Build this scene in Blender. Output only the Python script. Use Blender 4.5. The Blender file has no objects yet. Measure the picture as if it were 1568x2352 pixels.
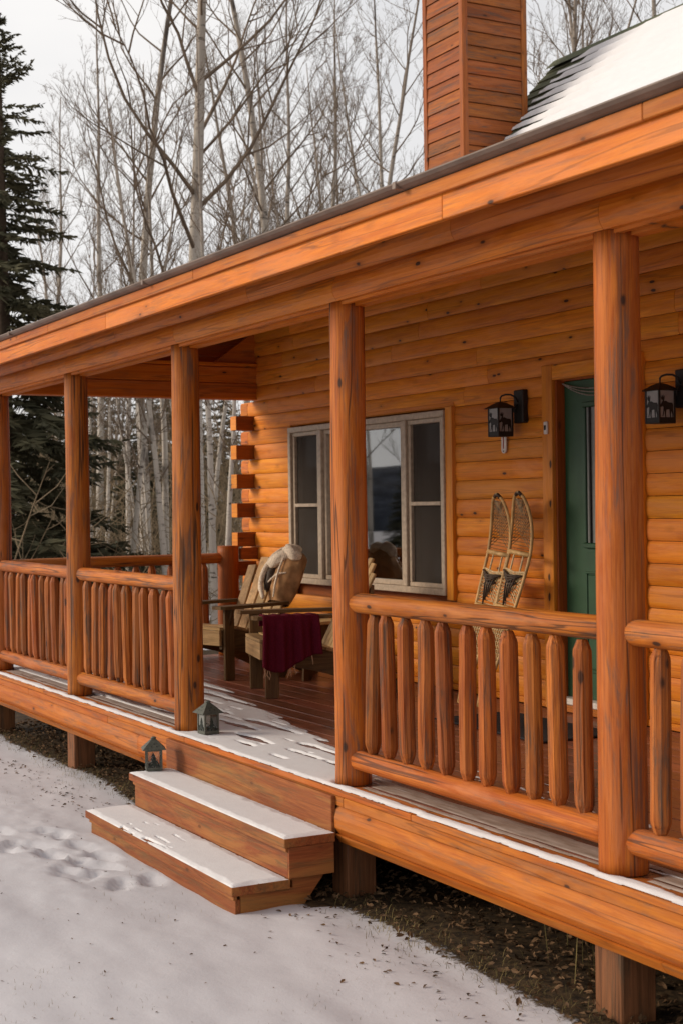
import bpy, bmesh, math, random
from mathutils import Vector, Matrix, noise
random.seed(7)
PI = math.pi
SC = bpy.context.scene
COL = SC.collection

# ------------------------------------------------------------------ camera
cam_d = bpy.data.cameras.new('camera')
cam = bpy.data.objects.new('camera', cam_d); COL.objects.link(cam)
cam_d.sensor_fit = 'VERTICAL'; cam_d.sensor_height = 36.0; cam_d.sensor_width = 24.0
cam_d.lens = 3400 / 2352 * 36.0
cam_d.clip_start = 0.05; cam_d.clip_end = 3000
yaw, pitch, roll = 0.499429, -0.004733, -0.01367
fw = Vector((-math.cos(yaw)*math.cos(pitch), math.sin(yaw)*math.cos(pitch), math.sin(pitch)))
rt = fw.cross(Vector((0, 0, 1))).normalized(); up = rt.cross(fw)
r2 = rt*math.cos(roll) + up*math.sin(roll); u2 = -rt*math.sin(roll) + up*math.cos(roll)
M = Matrix((r2, u2, -fw)).transposed().to_4x4(); M.translation = Vector((4.0225, -3.2843, 1.2800))
cam.matrix_world = M
cam_d.dof.use_dof = True; cam_d.dof.focus_distance = 7.2; cam_d.dof.aperture_fstop = 6.3
SC.camera = cam

# ------------------------------------------------------------------ sky and sun
SUN_EL, SUN_AZ = math.radians(21), math.radians(32)     # azimuth measured from -Y towards -X
sun_dir = Vector((-math.sin(SUN_AZ)*math.cos(SUN_EL), -math.cos(SUN_AZ)*math.cos(SUN_EL), math.sin(SUN_EL)))
world = bpy.data.worlds.new('World'); SC.world = world; world.use_nodes = True
wn = world.node_tree; wn.nodes.clear()
wo = wn.nodes.new('ShaderNodeOutputWorld'); bg = wn.nodes.new('ShaderNodeBackground')
sk = wn.nodes.new('ShaderNodeTexSky'); sk.sky_type = 'NISHITA'; sk.sun_disc = False
sk.sun_elevation = SUN_EL; sk.sun_rotation = math.atan2(sun_dir.x, sun_dir.y)
hs = wn.nodes.new('ShaderNodeHueSaturation'); hs.inputs['Saturation'].default_value = 0.35; hs.inputs['Value'].default_value = 1.0
wn.links.new(sk.outputs[0], hs.inputs['Color'])
tc = wn.nodes.new('ShaderNodeTexCoord'); mp = wn.nodes.new('ShaderNodeMapping'); mp.inputs['Scale'].default_value = (1, 1, 2.6)
nz = wn.nodes.new('ShaderNodeTexNoise'); nz.inputs['Scale'].default_value = 2.4; nz.inputs['Detail'].default_value = 5
cr = wn.nodes.new('ShaderNodeValToRGB'); cr.color_ramp.elements[0].position = 0.3; cr.color_ramp.elements[1].position = 0.75
cr.color_ramp.elements[0].color = (8.0, 8.0, 8.2, 1); cr.color_ramp.elements[1].color = (11.2, 10.9, 10.6, 1)
wn.links.new(tc.outputs['Generated'], mp.inputs[0]); wn.links.new(mp.outputs[0], nz.inputs['Vector']); wn.links.new(nz.outputs[0], cr.inputs[0])
mx = wn.nodes.new('ShaderNodeMix'); mx.data_type = 'RGBA'; mx.inputs[0].default_value = 0.86      # high thin overcast
wn.links.new(hs.outputs[0], mx.inputs[6]); wn.links.new(cr.outputs[0], mx.inputs[7])
wn.links.new(mx.outputs[2], bg.inputs[0]); bg.inputs[1].default_value = 0.087
wn.links.new(bg.outputs[0], wo.inputs[0])
sd = bpy.data.lights.new('sun', 'SUN'); sd.energy = 2.5; sd.angle = math.radians(20); sd.color = (1.0, 0.86, 0.70)
so = bpy.data.objects.new('sun', sd); COL.objects.link(so); so.location = (-10, -20, 15)
so.rotation_euler = sun_dir.to_track_quat('Z', 'Y').to_euler()
SC.view_settings.view_transform = 'Standard'; SC.view_settings.look = 'None'
SC.view_settings.exposure = 0.22; SC.view_settings.gamma = 1.0; SC.view_settings.use_curve_mapping = False
SC.render.engine = 'CYCLES'

# ------------------------------------------------------------------ materials
MATS = {}
class NT:
    def __init__(s, name, rough=0.6, spec=0.3):
        s.m = bpy.data.materials.new(name); s.m.use_nodes = True; s.t = s.m.node_tree
        s.b = s.t.nodes['Principled BSDF']; s.b.inputs['Roughness'].default_value = rough
        s.b.inputs['Specular IOR Level'].default_value = spec; MATS[name] = s.m
    def n(s, typ, **kw):
        o = s.t.nodes.new('ShaderNode' + typ)
        for k, v in kw.items():
            if k.startswith('i_'): o.inputs[k[2:].replace('_', ' ')].default_value = v
            else: setattr(o, k, v)
        return o
    def l(s, a, b): s.t.links.new(a, b)
    def ramp(s, fac, stops):
        r = s.n('ValToRGB'); e = r.color_ramp.elements
        while len(e) < len(stops): e.new(0.5)
        for i, (p, c) in enumerate(stops):
            e[i].position = p; e[i].color = (c, c, c, 1) if isinstance(c, (int, float)) else (*c, 1)
        s.l(fac, r.inputs[0]); return r.outputs[0]
    def mix(s, fac, a, b, blend='MIX'):
        m = s.n('Mix', data_type='RGBA', blend_type=blend)
        for sock, v in ((m.inputs[0], fac), (m.inputs[6], a), (m.inputs[7], b)):
            if isinstance(v, (int, float)): sock.default_value = v
            elif isinstance(v, tuple): sock.default_value = (*v, 1)
            else: s.l(v, sock)
        return m.outputs[2]
    def math(s, op, a, b=None):
        m = s.n('Math', operation=op)
        for i, v in enumerate((a, b)):
            if v is None: continue
            if isinstance(v, (int, float)): m.inputs[i].default_value = v
            else: s.l(v, m.inputs[i])
        return m.outputs[0]
    def coords(s, scale=(1, 1, 1), seed=True, loc=0.0):
        t = s.n('TexCoord'); v = t.outputs['Object']
        if seed:
            oi = s.n('ObjectInfo'); k = s.math('MULTIPLY', oi.outputs['Random'], 57.0)
            va = s.n('VectorMath', operation='ADD'); s.l(v, va.inputs[0]); s.l(k, va.inputs[1]); v = va.outputs[0]
        m = s.n('Mapping'); m.inputs['Scale'].default_value = scale; m.inputs['Location'].default_value = (loc, loc, loc)
        s.l(v, m.inputs[0]); return m.outputs[0]
    def noise(s, vec, scale, detail=4, rough=0.55, dist=0.0):
        o = s.n('TexNoise', i_Scale=scale, i_Detail=detail, i_Roughness=rough, i_Distortion=dist); s.l(vec, o.inputs['Vector']); return o.outputs[0]
    def bump(s, h, strength=0.3, dist=0.01):
        b = s.n('Bump', i_Strength=strength, i_Distance=dist); s.l(h, b.inputs['Height']); s.l(b.outputs[0], s.b.inputs['Normal'])
    def color(s, c): s.l(c, s.b.inputs['Base Color'])

def wood(name, axis, dark, light, weather=(0.13, 0.075, 0.05), wamt=0.35, rough=0.5, knots=0.6, var=0.25, bump=0.25, pale=None, pamt=0.0, checks=0.0, streak=0.35):
    t = NT(name, rough, 0.2)
    def sc(a, c): return tuple(a if i == 'XYZ'.index(axis) else c for i in range(3))
    g1 = t.noise(t.coords(sc(0.8, 11)), 2.2, 7, 0.65, 1.1)
    g2 = t.noise(t.coords(sc(1.6, 70), loc=3), 2.0, 4, 0.65, 0.3)
    g3 = t.noise(t.coords(sc(0.35, 1.6), loc=21), 2.0, 3, 0.5, 0.4)          # slow drift of tone along a board
    c = t.mix(t.ramp(g1, [(0.36, 0.0), (0.62, 1.0)]), dark, light)
    c = t.mix(t.math('MULTIPLY', t.ramp(g2, [(0.46, 0.0), (0.60, 1.0)]), streak), c, tuple(x*0.55 for x in dark))
    c = t.mix(t.math('MULTIPLY', t.ramp(g3, [(0.42, 1.0), (0.58, 0.0)]), 0.30), c, tuple(x*0.75 for x in dark))
    if pale:
        p = t.noise(t.coords(sc(0.7, 4.5), loc=11), 1.6, 6, 0.65, 0.6)
        c = t.mix(t.math('MULTIPLY', t.ramp(p, [(0.48, 0.0), (0.60, 1.0)]), pamt), c, pale)
    w = t.noise(t.coords(sc(0.9, 8), loc=7), 1.7, 8, 0.7, 0.8)
    w2 = t.noise(t.coords(sc(2.6, 45), loc=9), 1.7, 5, 0.65, 0.2)
    wf = t.math('MULTIPLY', t.ramp(w, [(0.49, 0.0), (0.60, 1.0)]), t.ramp(w2, [(0.40, 0.1), (0.58, 1.0)]))
    c = t.mix(t.math('MULTIPLY', wf, wamt), c, weather)
    # knots: small dark spots, a few per piece
    kv = t.n('TexVoronoi', i_Scale=1.0, feature='F1'); t.l(t.coords({'X': (4.6, 0.0, 11.5), 'Y': (0.0, 4.6, 11.5), 'Z': (8.5, 8.5, 3.8)}[axis], loc=5), kv.inputs['Vector'])
    sel = t.n('SeparateColor'); t.l(kv.outputs['Color'], sel.inputs[0])
    kd = t.math('ADD', kv.outputs['Distance'], t.math('MULTIPLY', t.math('SUBTRACT', g1, 0.5), 0.10))
    on = t.math('GREATER_THAN', sel.outputs[0], 0.25 if axis == 'Z' else 0.48)
    kf = t.math('MULTIPLY', t.ramp(kd, [(0.075, 1.0), (0.115, 0.0)]), on)
    kh = t.math('MULTIPLY', t.ramp(kd, [(0.09, 1.0), (0.30, 0.0)]), on)
    c = t.mix(t.math('MULTIPLY', kh, knots*0.45), c, tuple(x*0.5 for x in dark))
    c = t.mix(t.math('MULTIPLY', kf, knots), c, (0.045, 0.018, 0.010))
    ck = None
    if checks:
        k = t.noise(t.coords(sc(0.16, 5.5), loc=15), 1.6, 3, 0.5, 0.25)
        ck = t.ramp(t.math('ABSOLUTE', t.math('SUBTRACT', k, 0.5)), [(0.004, 1.0), (0.010, 0.0)])
        c = t.mix(t.math('MULTIPLY', ck, checks), c, (0.03, 0.015, 0.010))
    oi = t.n('ObjectInfo'); h = t.n('HueSaturation')
    v = t.n('MapRange'); t.l(oi.outputs['Random'], v.inputs[0]); v.inputs[3].default_value = 1 - var; v.inputs[4].default_value = 1 + var*0.6
    hu = t.n('MapRange'); t.l(t.math('FRACT', t.math('MULTIPLY', oi.outputs['Random'], 17.3)), hu.inputs[0]); hu.inputs[3].default_value = 0.497; hu.inputs[4].default_value = 0.506
    t.l(hu.outputs[0], h.inputs['Hue'])
    t.l(v.outputs[0], h.inputs['Value']); t.l(c, h.inputs['Color']); t.color(h.outputs[0])
    hh = t.math('SUBTRACT', t.math('ADD', g1, t.math('MULTIPLY', g2, 0.6)), t.math('MULTIPLY', wf, 0.4))
    if ck is not None: hh = t.math('SUBTRACT', hh, t.math('MULTIPLY', ck, 1.5))
    t.bump(hh, bump, 0.006)
    rr = t.n('MapRange'); t.l(g1, rr.inputs[0]); rr.inputs[3].default_value = rough - 0.12; rr.inputs[4].default_value = rough + 0.15
    t.l(rr.outputs[0], t.b.inputs['Roughness'])
    return t.m
for ax in 'XYZ':
    wood('wall_log_' + ax, ax, (0.65, 0.175, 0.010), (0.83, 0.285, 0.023), (0.44, 0.125, 0.04), 0.45, 0.5, 0.95, 0.17, 0.10, (0.72, 0.255, 0.065), 0.55, 0.25, 0.25)
    wood('beam_' + ax, ax, (0.54, 0.124, 0.007), (0.70, 0.205, 0.017), (0.20, 0.09, 0.05), 0.45, 0.5, 0.95, 0.10, 0.12, (0.62, 0.195, 0.050), 0.5, 0.35, 0.18)
    wood('post_' + ax, ax, (0.37, 0.082, 0.009), (0.56, 0.168, 0.021), (0.135, 0.078, 0.055), 0.85, 0.55, 0.95, 0.14, 0.35, (0.48, 0.168, 0.060), 0.45, 0.7, 0.55)
    wood('rim_' + ax, ax, (0.38, 0.090, 0.010), (0.53, 0.160, 0.020), (0.17, 0.085, 0.05), 0.6, 0.58, 0.9, 0.10, 0.15, (0.46, 0.162, 0.050), 0.5, 0.4, 0.25)
    wood('baluster_' + ax, ax, (0.29, 0.062, 0.011), (0.48, 0.137, 0.022), (0.090, 0.056, 0.038), 0.9, 0.58, 0.9, 0.22, 0.35, (0.46, 0.16, 0.05), 0.35, 0.3, 0.7)
    wood('step_' + ax, ax, (0.215, 0.054, 0.018), (0.33, 0.100, 0.032), (0.11, 0.072, 0.032), 0.6, 0.62, 0.5, 0.10, 0.25, (0.36, 0.16, 0.045), 0.55, 0.2, 0.4)
    wood('chimney_' + ax, ax, (0.25, 0.060, 0.014), (0.40, 0.118, 0.026), (0.095, 0.060, 0.046), 0.85, 0.65, 0.8, 0.22, 0.25, (0.38, 0.12, 0.045), 0.5)
    wood('chair_' + ax, ax, (0.11, 0.055, 0.021), (0.22, 0.12, 0.048), (0.05, 0.038, 0.028), 0.6, 0.6, 0.5, 0.25, 0.25)
    wood('slat_' + ax, ax, (0.44, 0.255, 0.105), (0.64, 0.405, 0.19), (0.20, 0.12, 0.06), 0.6, 0.6, 0.4, 0.22, 0.2)
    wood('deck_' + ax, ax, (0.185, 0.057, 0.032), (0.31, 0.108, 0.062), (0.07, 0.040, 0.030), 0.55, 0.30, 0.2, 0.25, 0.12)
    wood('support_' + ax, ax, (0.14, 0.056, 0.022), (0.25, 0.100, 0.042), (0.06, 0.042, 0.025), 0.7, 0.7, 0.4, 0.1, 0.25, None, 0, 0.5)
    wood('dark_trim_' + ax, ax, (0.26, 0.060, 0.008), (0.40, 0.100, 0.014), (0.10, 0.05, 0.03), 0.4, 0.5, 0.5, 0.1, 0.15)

def plain(name, col, rough=0.6, spec=0.3, metal=0.0, nscale=30, namt=0.2, bump=0.0):
    t = NT(name, rough, spec); t.b.inputs['Metallic'].default_value = metal
    n = t.noise(t.coords(), nscale, 5)
    t.color(t.mix(t.ramp(n, [(0.3, 0.0), (0.7, 1.0)]), tuple(x*(1 - namt) for x in col), tuple(min(1, x*(1 + namt)) for x in col)))
    if bump: t.bump(n, bump, 0.01)
    return t.m
plain('window_frame', (0.44, 0.345, 0.25), 0.45)
plain('door_green', (0.022, 0.068, 0.030), 0.42, 0.4, 0, 12, 0.12)
plain('gutter', (0.150, 0.105, 0.080), 0.55, 0.4, 0, 6, 0.3)
plain('black_iron', (0.022, 0.018, 0.015), 0.55, 0.4, 0.3)
plain('lantern_green', (0.085, 0.088, 0.070), 0.5, 0.4, 0.3, 60, 0.3, 0.1)
plain('lantern_dark', (0.02, 0.026, 0.02), 0.6)
plain('white_plastic', (0.62, 0.56, 0.50), 0.5)
plain('red_tint', (0.35, 0.04, 0.03), 0.6)
plain('curtain', (0.26, 0.22, 0.17), 0.9, 0.1, 0, 25, 0.35)
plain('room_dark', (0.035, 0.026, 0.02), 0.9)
plain('olive_cloth', (0.60, 0.54, 0.16), 0.85, 0.1)
plain('suede', (0.33, 0.175, 0.078), 0.85, 0.15, 0, 14, 0.4, 0.2)
plain('shearling', (0.74, 0.61, 0.47), 0.95, 0.1, 0, 90, 0.3, 0.8)
plain('burgundy', (0.105, 0.007, 0.018), 0.9, 0.1, 0, 140, 0.3, 0.4)
plain('fringe', (0.42, 0.25, 0.15), 0.9, 0.1)
plain('snowshoe_wood', (0.50, 0.30, 0.115), 0.5, 0.3, 0, 18, 0.35)
plain('rawhide', (0.22, 0.13, 0.055), 0.6, 0.3, 0, 55, 0.75)
plain('rawhide_pale', (0.50, 0.36, 0.19), 0.6, 0.3, 0, 60, 0.45)
plain('leather', (0.055, 0.033, 0.02), 0.6, 0.3, 0, 40, 0.4)
plain('shingle', (0.105, 0.112, 0.070), 0.9, 0.1, 0, 70, 0.4, 0.5)
plain('roof_edge', (0.12, 0.095, 0.078), 0.9, 0.1, 0, 60, 0.5, 0.5)
plain('foundation', (0.10, 0.085, 0.07), 0.9, 0.1, 0, 8, 0.3)
plain('mat_rubber', (0.03, 0.028, 0.03), 0.9, 0.1, 0, 60, 0.4)
plain('stone', (0.16, 0.13, 0.10), 0.85, 0.2, 0, 14, 0.4, 0.4)
plain('twig', (0.160, 0.118, 0.084), 0.85, 0.1, 0, 4, 0.35)
plain('twig_far', (0.215, 0.160, 0.100), 0.9, 0.1, 0, 2, 0.4)
plain('spruce_bark', (0.07, 0.05, 0.035), 0.9, 0.1)
plain('dry_leaf', (0.115, 0.066, 0.034), 0.85, 0.15, 0, 9, 0.6)
plain('chain', (0.45, 0.42, 0.38), 0.4, 0.5, 0.6)
plain('grass_dry', (0.165, 0.125, 0.05), 0.85, 0.1, 0, 3, 0.5)

def mat_needles():
    t = NT('needles', 0.8, 0.15)
    n = t.noise(t.coords(seed=False), 1.3, 4)
    t.color(t.mix(t.ramp(n, [(0.3, 0.0), (0.7, 1.0)]), (0.040, 0.041, 0.025), (0.125, 0.112, 0.062)))
mat_needles()
def mat_bark():
    t = NT('birch_bark', 0.75, 0.2)
    tcn = t.n('TexCoord'); sep = t.n('SeparateXYZ'); t.l(tcn.outputs['Object'], sep.inputs[0])
    v = t.coords((3.5, 3.5, 16)); n = t.noise(v, 1.0, 5, 0.7, 0.3)
    big = t.noise(t.coords((2, 2, 1.1), loc=4), 1.0, 4, 0.6)
    dark = t.math('MAXIMUM', t.ramp(n, [(0.56, 0.0), (0.66, 1.0)]), t.ramp(big, [(0.56, 0.0), (0.68, 0.9)]))
    hi = t.n('MapRange'); t.l(sep.outputs[2], hi.inputs[0]); hi.inputs[1].default_value = 5; hi.inputs[2].default_value = 12
    base = t.mix(hi.outputs[0], (0.46, 0.41, 0.35), (0.24, 0.195, 0.155))        # bark is paler low down, brown on young wood
    t.color(t.mix(dark, base, (0.055, 0.042, 0.034))); t.bump(n, 0.3, 0.02)
mat_bark()
def mat_snow(name, c0, c1, bscale=6):
    t = NT(name, 0.75, 0.25)
    n = t.noise(t.coords(seed=False), bscale, 6, 0.6); f = t.noise(t.coords(seed=False), 170, 3)
    t.color(t.mix(n, c0, c1)); t.bump(t.math('ADD', n, t.math('MULTIPLY', f, 0.25)), 0.35, 0.012)
    t.b.inputs['Subsurface Weight'].default_value = 0.0
mat_snow('snow', (0.64, 0.63, 0.64), (0.74, 0.73, 0.735))
def mat_frost():
    t = NT('thin_frost', 0.6, 0.3)
    n = t.noise(t.coords((1.5, 9, 1), seed=False), 3.0, 6, 0.65)
    t.color(t.mix(t.ramp(n, [(0.35, 0.0), (0.65, 1.0)]), (0.27, 0.195, 0.15), (0.50, 0.42, 0.37)))
mat_frost()
def mat_ground():
    t = NT('ground', 0.85, 0.2)
    g = t.n('Attribute', attribute_name='bare'); bare = g.outputs['Fac']
    n1 = t.noise(t.coords(seed=False), 3.0, 8, 0.7); n2 = t.noise(t.coords(seed=False, loc=4), 34, 4, 0.7); n3 = t.noise(t.coords(seed=False, loc=9), 110, 3)
    edge = t.math('ADD', bare, t.math('ADD', t.math('MULTIPLY', t.math('SUBTRACT', n2, 0.5), 0.55), t.math('MULTIPLY', t.math('SUBTRACT', n1, 0.5), 0.35)))
    f = t.ramp(edge, [(0.46, 0.0), (0.56, 1.0)])
    sp = t.math('MULTIPLY', t.ramp(n2, [(0.66, 0.0), (0.74, 1.0)]), t.ramp(n1, [(0.45, 0.0), (0.6, 1.0)]))
    snow = t.mix(n1, (0.465, 0.455, 0.48), (0.56, 0.55, 0.575))
    snow = t.mix(t.math('MULTIPLY', sp, 0.35), snow, (0.42, 0.36, 0.30))
    grass = t.mix(t.ramp(n2, [(0.4, 0.0), (0.62, 1.0)]), (0.022, 0.014, 0.008), (0.080, 0.050, 0.024))
    t.color(t.mix(f, snow, grass))
    t.bump(t.math('ADD', n1, t.math('MULTIPLY', n3, 0.06)), 0.22, 0.03)
mat_ground()
def mat_glass(name, tint, refl_boost=1.0, base=(1, 1, 1), alpha=0.0):
    m = bpy.data.materials.new(name); m.use_nodes = True; t = m.node_tree; t.nodes.clear()
    o = t.nodes.new('ShaderNodeOutputMaterial'); tr = t.nodes.new('ShaderNodeBsdfTransparent'); gl = t.nodes.new('ShaderNodeBsdfGlossy')
    gl.inputs['Roughness'].default_value = 0.02; tr.inputs[0].default_value = (*tint, 1); gl.inputs[0].default_value = (*base, 1)
    fr = t.nodes.new('ShaderNodeFresnel'); fr.inputs[0].default_value = 1.5
    mu = t.nodes.new('ShaderNodeMath'); mu.operation = 'MULTIPLY'; mu.use_clamp = True; mu.inputs[1].default_value = refl_boost
    mxs = t.nodes.new('ShaderNodeMixShader'); t.links.new(fr.outputs[0], mu.inputs[0]); t.links.new(mu.outputs[0], mxs.inputs[0])
    t.links.new(tr.outputs[0], mxs.inputs[1]); t.links.new(gl.outputs[0], mxs.inputs[2]); t.links.new(mxs.outputs[0], o.inputs[0]); MATS[name] = m
mat_glass('window_glass', (0.85, 0.85, 0.82), 3.0)
mat_glass('clear_glass', (0.85, 0.85, 0.82), 1.0)
def mat_screen():
    m = bpy.data.materials.new('insect_screen'); m.use_nodes = True; t = m.node_tree; t.nodes.clear()
    o = t.nodes.new('ShaderNodeOutputMaterial'); tr = t.nodes.new('ShaderNodeBsdfTransparent'); d = t.nodes.new('ShaderNodeBsdfDiffuse')
    d.inputs[0].default_value = (0.075, 0.062, 0.052, 1); x = t.nodes.new('ShaderNodeMixShader')
    n = t.nodes.new('ShaderNodeTexNoise'); n.inputs['Scale'].default_value = 9
    mr = t.nodes.new('ShaderNodeMapRange'); mr.inputs[3].default_value = 0.45; mr.inputs[4].default_value = 0.75
    t.links.new(n.outputs[0], mr.inputs[0]); t.links.new(mr.outputs[0], x.inputs[0])
    t.links.new(tr.outputs[0], x.inputs[1]); t.links.new(d.outputs[0], x.inputs[2]); t.links.new(x.outputs[0], o.inputs[0]); MATS['insect_screen'] = m
mat_screen()
def mat_mica():
    t = NT('mica_glass', 0.35, 0.4); t.color(t.mix(t.noise(t.coords(), 25, 4), (0.26, 0.235, 0.22), (0.42, 0.39, 0.37)))
    t.b.inputs['Transmission Weight'].default_value = 0.2
mat_mica()
def mat_frosted():
    t = NT('frosted_pane', 0.4, 0.4); t.color(t.mix(t.noise(t.coords(), 30, 4), (0.13, 0.135, 0.12), (0.26, 0.26, 0.24)))
mat_frosted()

# ------------------------------------------------------------------ mesh helpers
class MB:
    def __init__(s): s.v = []; s.f = []
    def add(s, vs, fs):
        b = len(s.v); s.v += [tuple(v) for v in vs]; s.f += [tuple(i + b for i in f) for f in fs]; return s
    def box(s, x0, x1, y0, y1, z0, z1, c=0.0):
        if c <= 0:
            vs = [(x, y, z) for z in (z0, z1) for y in (y0, y1) for x in (x0, x1)]
            return s.add(vs, [(0, 2, 3, 1), (4, 5, 7, 6), (0, 1, 5, 4), (2, 6, 7, 3), (0, 4, 6, 2), (1, 3, 7, 5)])
        vs = []; idx = {}
        X = (x0, x1); Y = (y0, y1); Z = (z0, z1)
        for i in (0, 1):
            for j in (0, 1):
                for k in (0, 1):
                    sx, sy, sz = (c if i == 0 else -c), (c if j == 0 else -c), (c if k == 0 else -c)
                    for a, o in enumerate(((0, sy, sz), (sx, 0, sz), (sx, sy, 0))):
                        idx[(i, j, k, a)] = len(vs); vs.append((X[i] + o[0], Y[j] + o[1], Z[k] + o[2]))
        fs = []; I = idx
        for i in (0, 1):
            q = [I[(i, 0, 0, 0)], I[(i, 1, 0, 0)], I[(i, 1, 1, 0)], I[(i, 0, 1, 0)]]; fs.append(q if i else q[::-1])
            q = [I[(0, i, 0, 1)], I[(1, i, 0, 1)], I[(1, i, 1, 1)], I[(0, i, 1, 1)]]; fs.append(q[::-1] if i else q)
            q = [I[(0, 0, i, 2)], I[(1, 0, i, 2)], I[(1, 1, i, 2)], I[(0, 1, i, 2)]]; fs.append(q if i else q[::-1])
        for a in (0, 1):
            for b in (0, 1):
                q = [I[(0, a, b, 1)], I[(1, a, b, 1)], I[(1, a, b, 2)], I[(0, a, b, 2)]]; fs.append(q if (a != b) else q[::-1])
                q = [I[(a, 0, b, 0)], I[(a, 1, b, 0)], I[(a, 1, b, 2)], I[(a, 0, b, 2)]]; fs.append(q[::-1] if (a != b) else q)
                q = [I[(a, b, 0, 0)], I[(a, b, 1, 0)], I[(a, b, 1, 1)], I[(a, b, 0, 1)]]; fs.append(q if (a != b) else q[::-1])
                for k in (0, 1):
                    q = [I[(a, b, k, 0)], I[(a, b, k, 1)], I[(a, b, k, 2)]]; fs.append(q if (a + b + k) % 2 else q[::-1])
        return s.add(vs, fs)
    def prism(s, pts, axis, a, b):
        """polygon pts (2d) extruded along axis from a to b"""
        n = len(pts)
        def P(p, t): return (t, p[0], p[1]) if axis == 'X' else ((p[0], t, p[1]) if axis == 'Y' else (p[0], p[1], t))
        vs = [P(p, a) for p in pts] + [P(p, b) for p in pts]
        fs = [tuple(range(n))[::-1], tuple(range(n, 2*n))] + [(i, (i + 1) % n, n + (i + 1) % n, n + i) for i in range(n)]
        return s.add(vs, fs)
    def tube(s, pts, rad, n=6, cap=True, phase=0.0):
        pts = [Vector(p) for p in pts]; m = len(pts); vs = []
        if not hasattr(rad, '__len__'): rad = [rad]*m
        d0 = (pts[1] - pts[0]).normalized(); ref = Vector((0, 0, 1)) if abs(d0.z) < 0.9 else Vector((1, 0, 0))
        a = d0.cross(ref).normalized()
        for i in range(m):
            d = (pts[min(i + 1, m - 1)] - pts[max(i - 1, 0)])
            d = d.normalized() if d.length > 1e-9 else d0
            a = (a - d*a.dot(d)); a = a.normalized() if a.length > 1e-9 else d.orthogonal().normalized()
            b = d.cross(a)
            for k in range(n):
                t = 2*PI*k/n + phase; vs.append(pts[i] + (a*math.cos(t) + b*math.sin(t))*rad[i])
        fs = [(i*n + k, i*n + (k + 1) % n, (i + 1)*n + (k + 1) % n, (i + 1)*n + k) for i in range(m - 1) for k in range(n)]
        if cap: fs += [tuple(range(n))[::-1], tuple(range((m - 1)*n, m*n))]
        return s.add(vs, fs)
    def grid(s, fn, nu, nv):
        vs = [fn(i/nu, j/nv) for i in range(nu + 1) for j in range(nv + 1)]
        return s.add(vs, [(i*(nv + 1) + j, (i + 1)*(nv + 1) + j, (i + 1)*(nv + 1) + j + 1, i*(nv + 1) + j + 1) for i in range(nu) for j in range(nv)])
    def xf(s, m):
        s.v = [tuple(m @ Vector(v)) for v in s.v]; return s
    def mesh(s, name, mat, smooth=False):
        me = bpy.data.meshes.new(name); me.from_pydata(s.v, [], s.f); me.update()
        if mat: me.materials.append(MATS[mat])
        if smooth: me.polygons.foreach_set('use_smooth', [True]*len(me.polygons))
        return me
    def build(s, name, mat, parent=None, smooth=False, fixn=False):
        me = s.mesh(name, mat, smooth)
        if fixn:
            bm = bmesh.new(); bm.from_mesh(me); bmesh.ops.recalc_face_normals(bm, faces=bm.faces); bm.to_mesh(me); bm.free()
        return link(name, me, parent)
def pmat(o):      # world matrix without a depsgraph update
    m = o.matrix_parent_inverse @ o.matrix_basis
    return pmat(o.parent) @ m if o.parent else o.matrix_basis.copy()
def link(name, me, parent=None):
    o = bpy.data.objects.new(name, me); COL.objects.link(o)
    if parent: o.parent = parent; o.matrix_parent_inverse = pmat(parent).inverted()
    return o
def local(name, me, parent):       # child in the parent's own frame
    o = bpy.data.objects.new(name, me); COL.objects.link(o); o.parent = parent; return o
def tag(o, label, cat, group=None, kind=None):
    o['label'] = label
    if cat: o['category'] = cat
    if group: o['group'] = group
    if kind: o['kind'] = kind
    return o
def thing(name, loc, rz, label, cat, group=None):
    o = bpy.data.objects.new(name, None); COL.objects.link(o); o.location = loc; o.rotation_euler = (0, 0, rz); o.empty_display_size = 0.2
    return tag(o, label, cat, group)
def copy_tree(o, parent=None):
    c = o.copy(); COL.objects.link(c)
    if parent: c.parent = parent
    for ch in list(o.children): copy_tree(ch, c)
    return c
def nz3(x, y, z=0.0): return noise.noise(Vector((x, y, z)))
def fbm(x, y, z=0.0, o=4):
    a = 0; k = 1; 
    for i in range(o): a += k*nz3(x, y, z + i*7.3); x *= 2.03; y *= 2.03; k *= 0.5
    return a

# ------------------------------------------------------------------ numbers of the place
S = 1.923                      # post spacing
YW = 2.25                      # face of the cabin's front wall
XC = -7.69                     # cabin corner and end of the porch
ZG = -0.50                     # lawn
XE = 2.35                      # right end that is built

# ------------------------------------------------------------------ ground
def gheight(x, y):
    h = ZG + 0.03*fbm(x*0.35, y*0.35, 1, 3) + 0.013*fbm(x*1.5 + y*0.6, y*3.2, 2, 3)
    d = math.hypot(x + 3.0, (y + 0.98)*1.1)                    # trampled patch before the steps
    if x < -1.5 and x > -6 and y < -0.66:
        path = math.exp(-((y + 0.98 + 0.16*(x + 3.0))/0.22)**2)*max(0.0, min(1.0, (-2.3 - x)/0.5))
        path *= max(0.0, min(1.0, (x + 5.5)/1.0))
        h += path*(0.007*nz3(x*9, y*13, 5) + 0.010*nz3(x*22, y*26, 6))
    if y > 6 or x < -14: h += 0.25*fbm(x*0.05, y*0.05, 3, 2)
    return h
PRINTS = []
_rp = random.Random(3)
for _k in range(26):
    _t = _k/25; _x = -2.62 - 2.3*_t + _rp.gauss(0, 0.10); _y = -0.86 - 0.42*_t + _rp.gauss(0, 0.11); PRINTS.append((_x, _y, _rp.uniform(-0.7, 0.4)))
PRINTS += [(-3.45, -0.78, 0.25), (-3.2, -0.76, 0.2), (-3.85, -0.82, 0.3), (-5.1, -1.05, 0.3), (-5.6, -1.5, 0.2)]
_g0 = gheight
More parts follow.
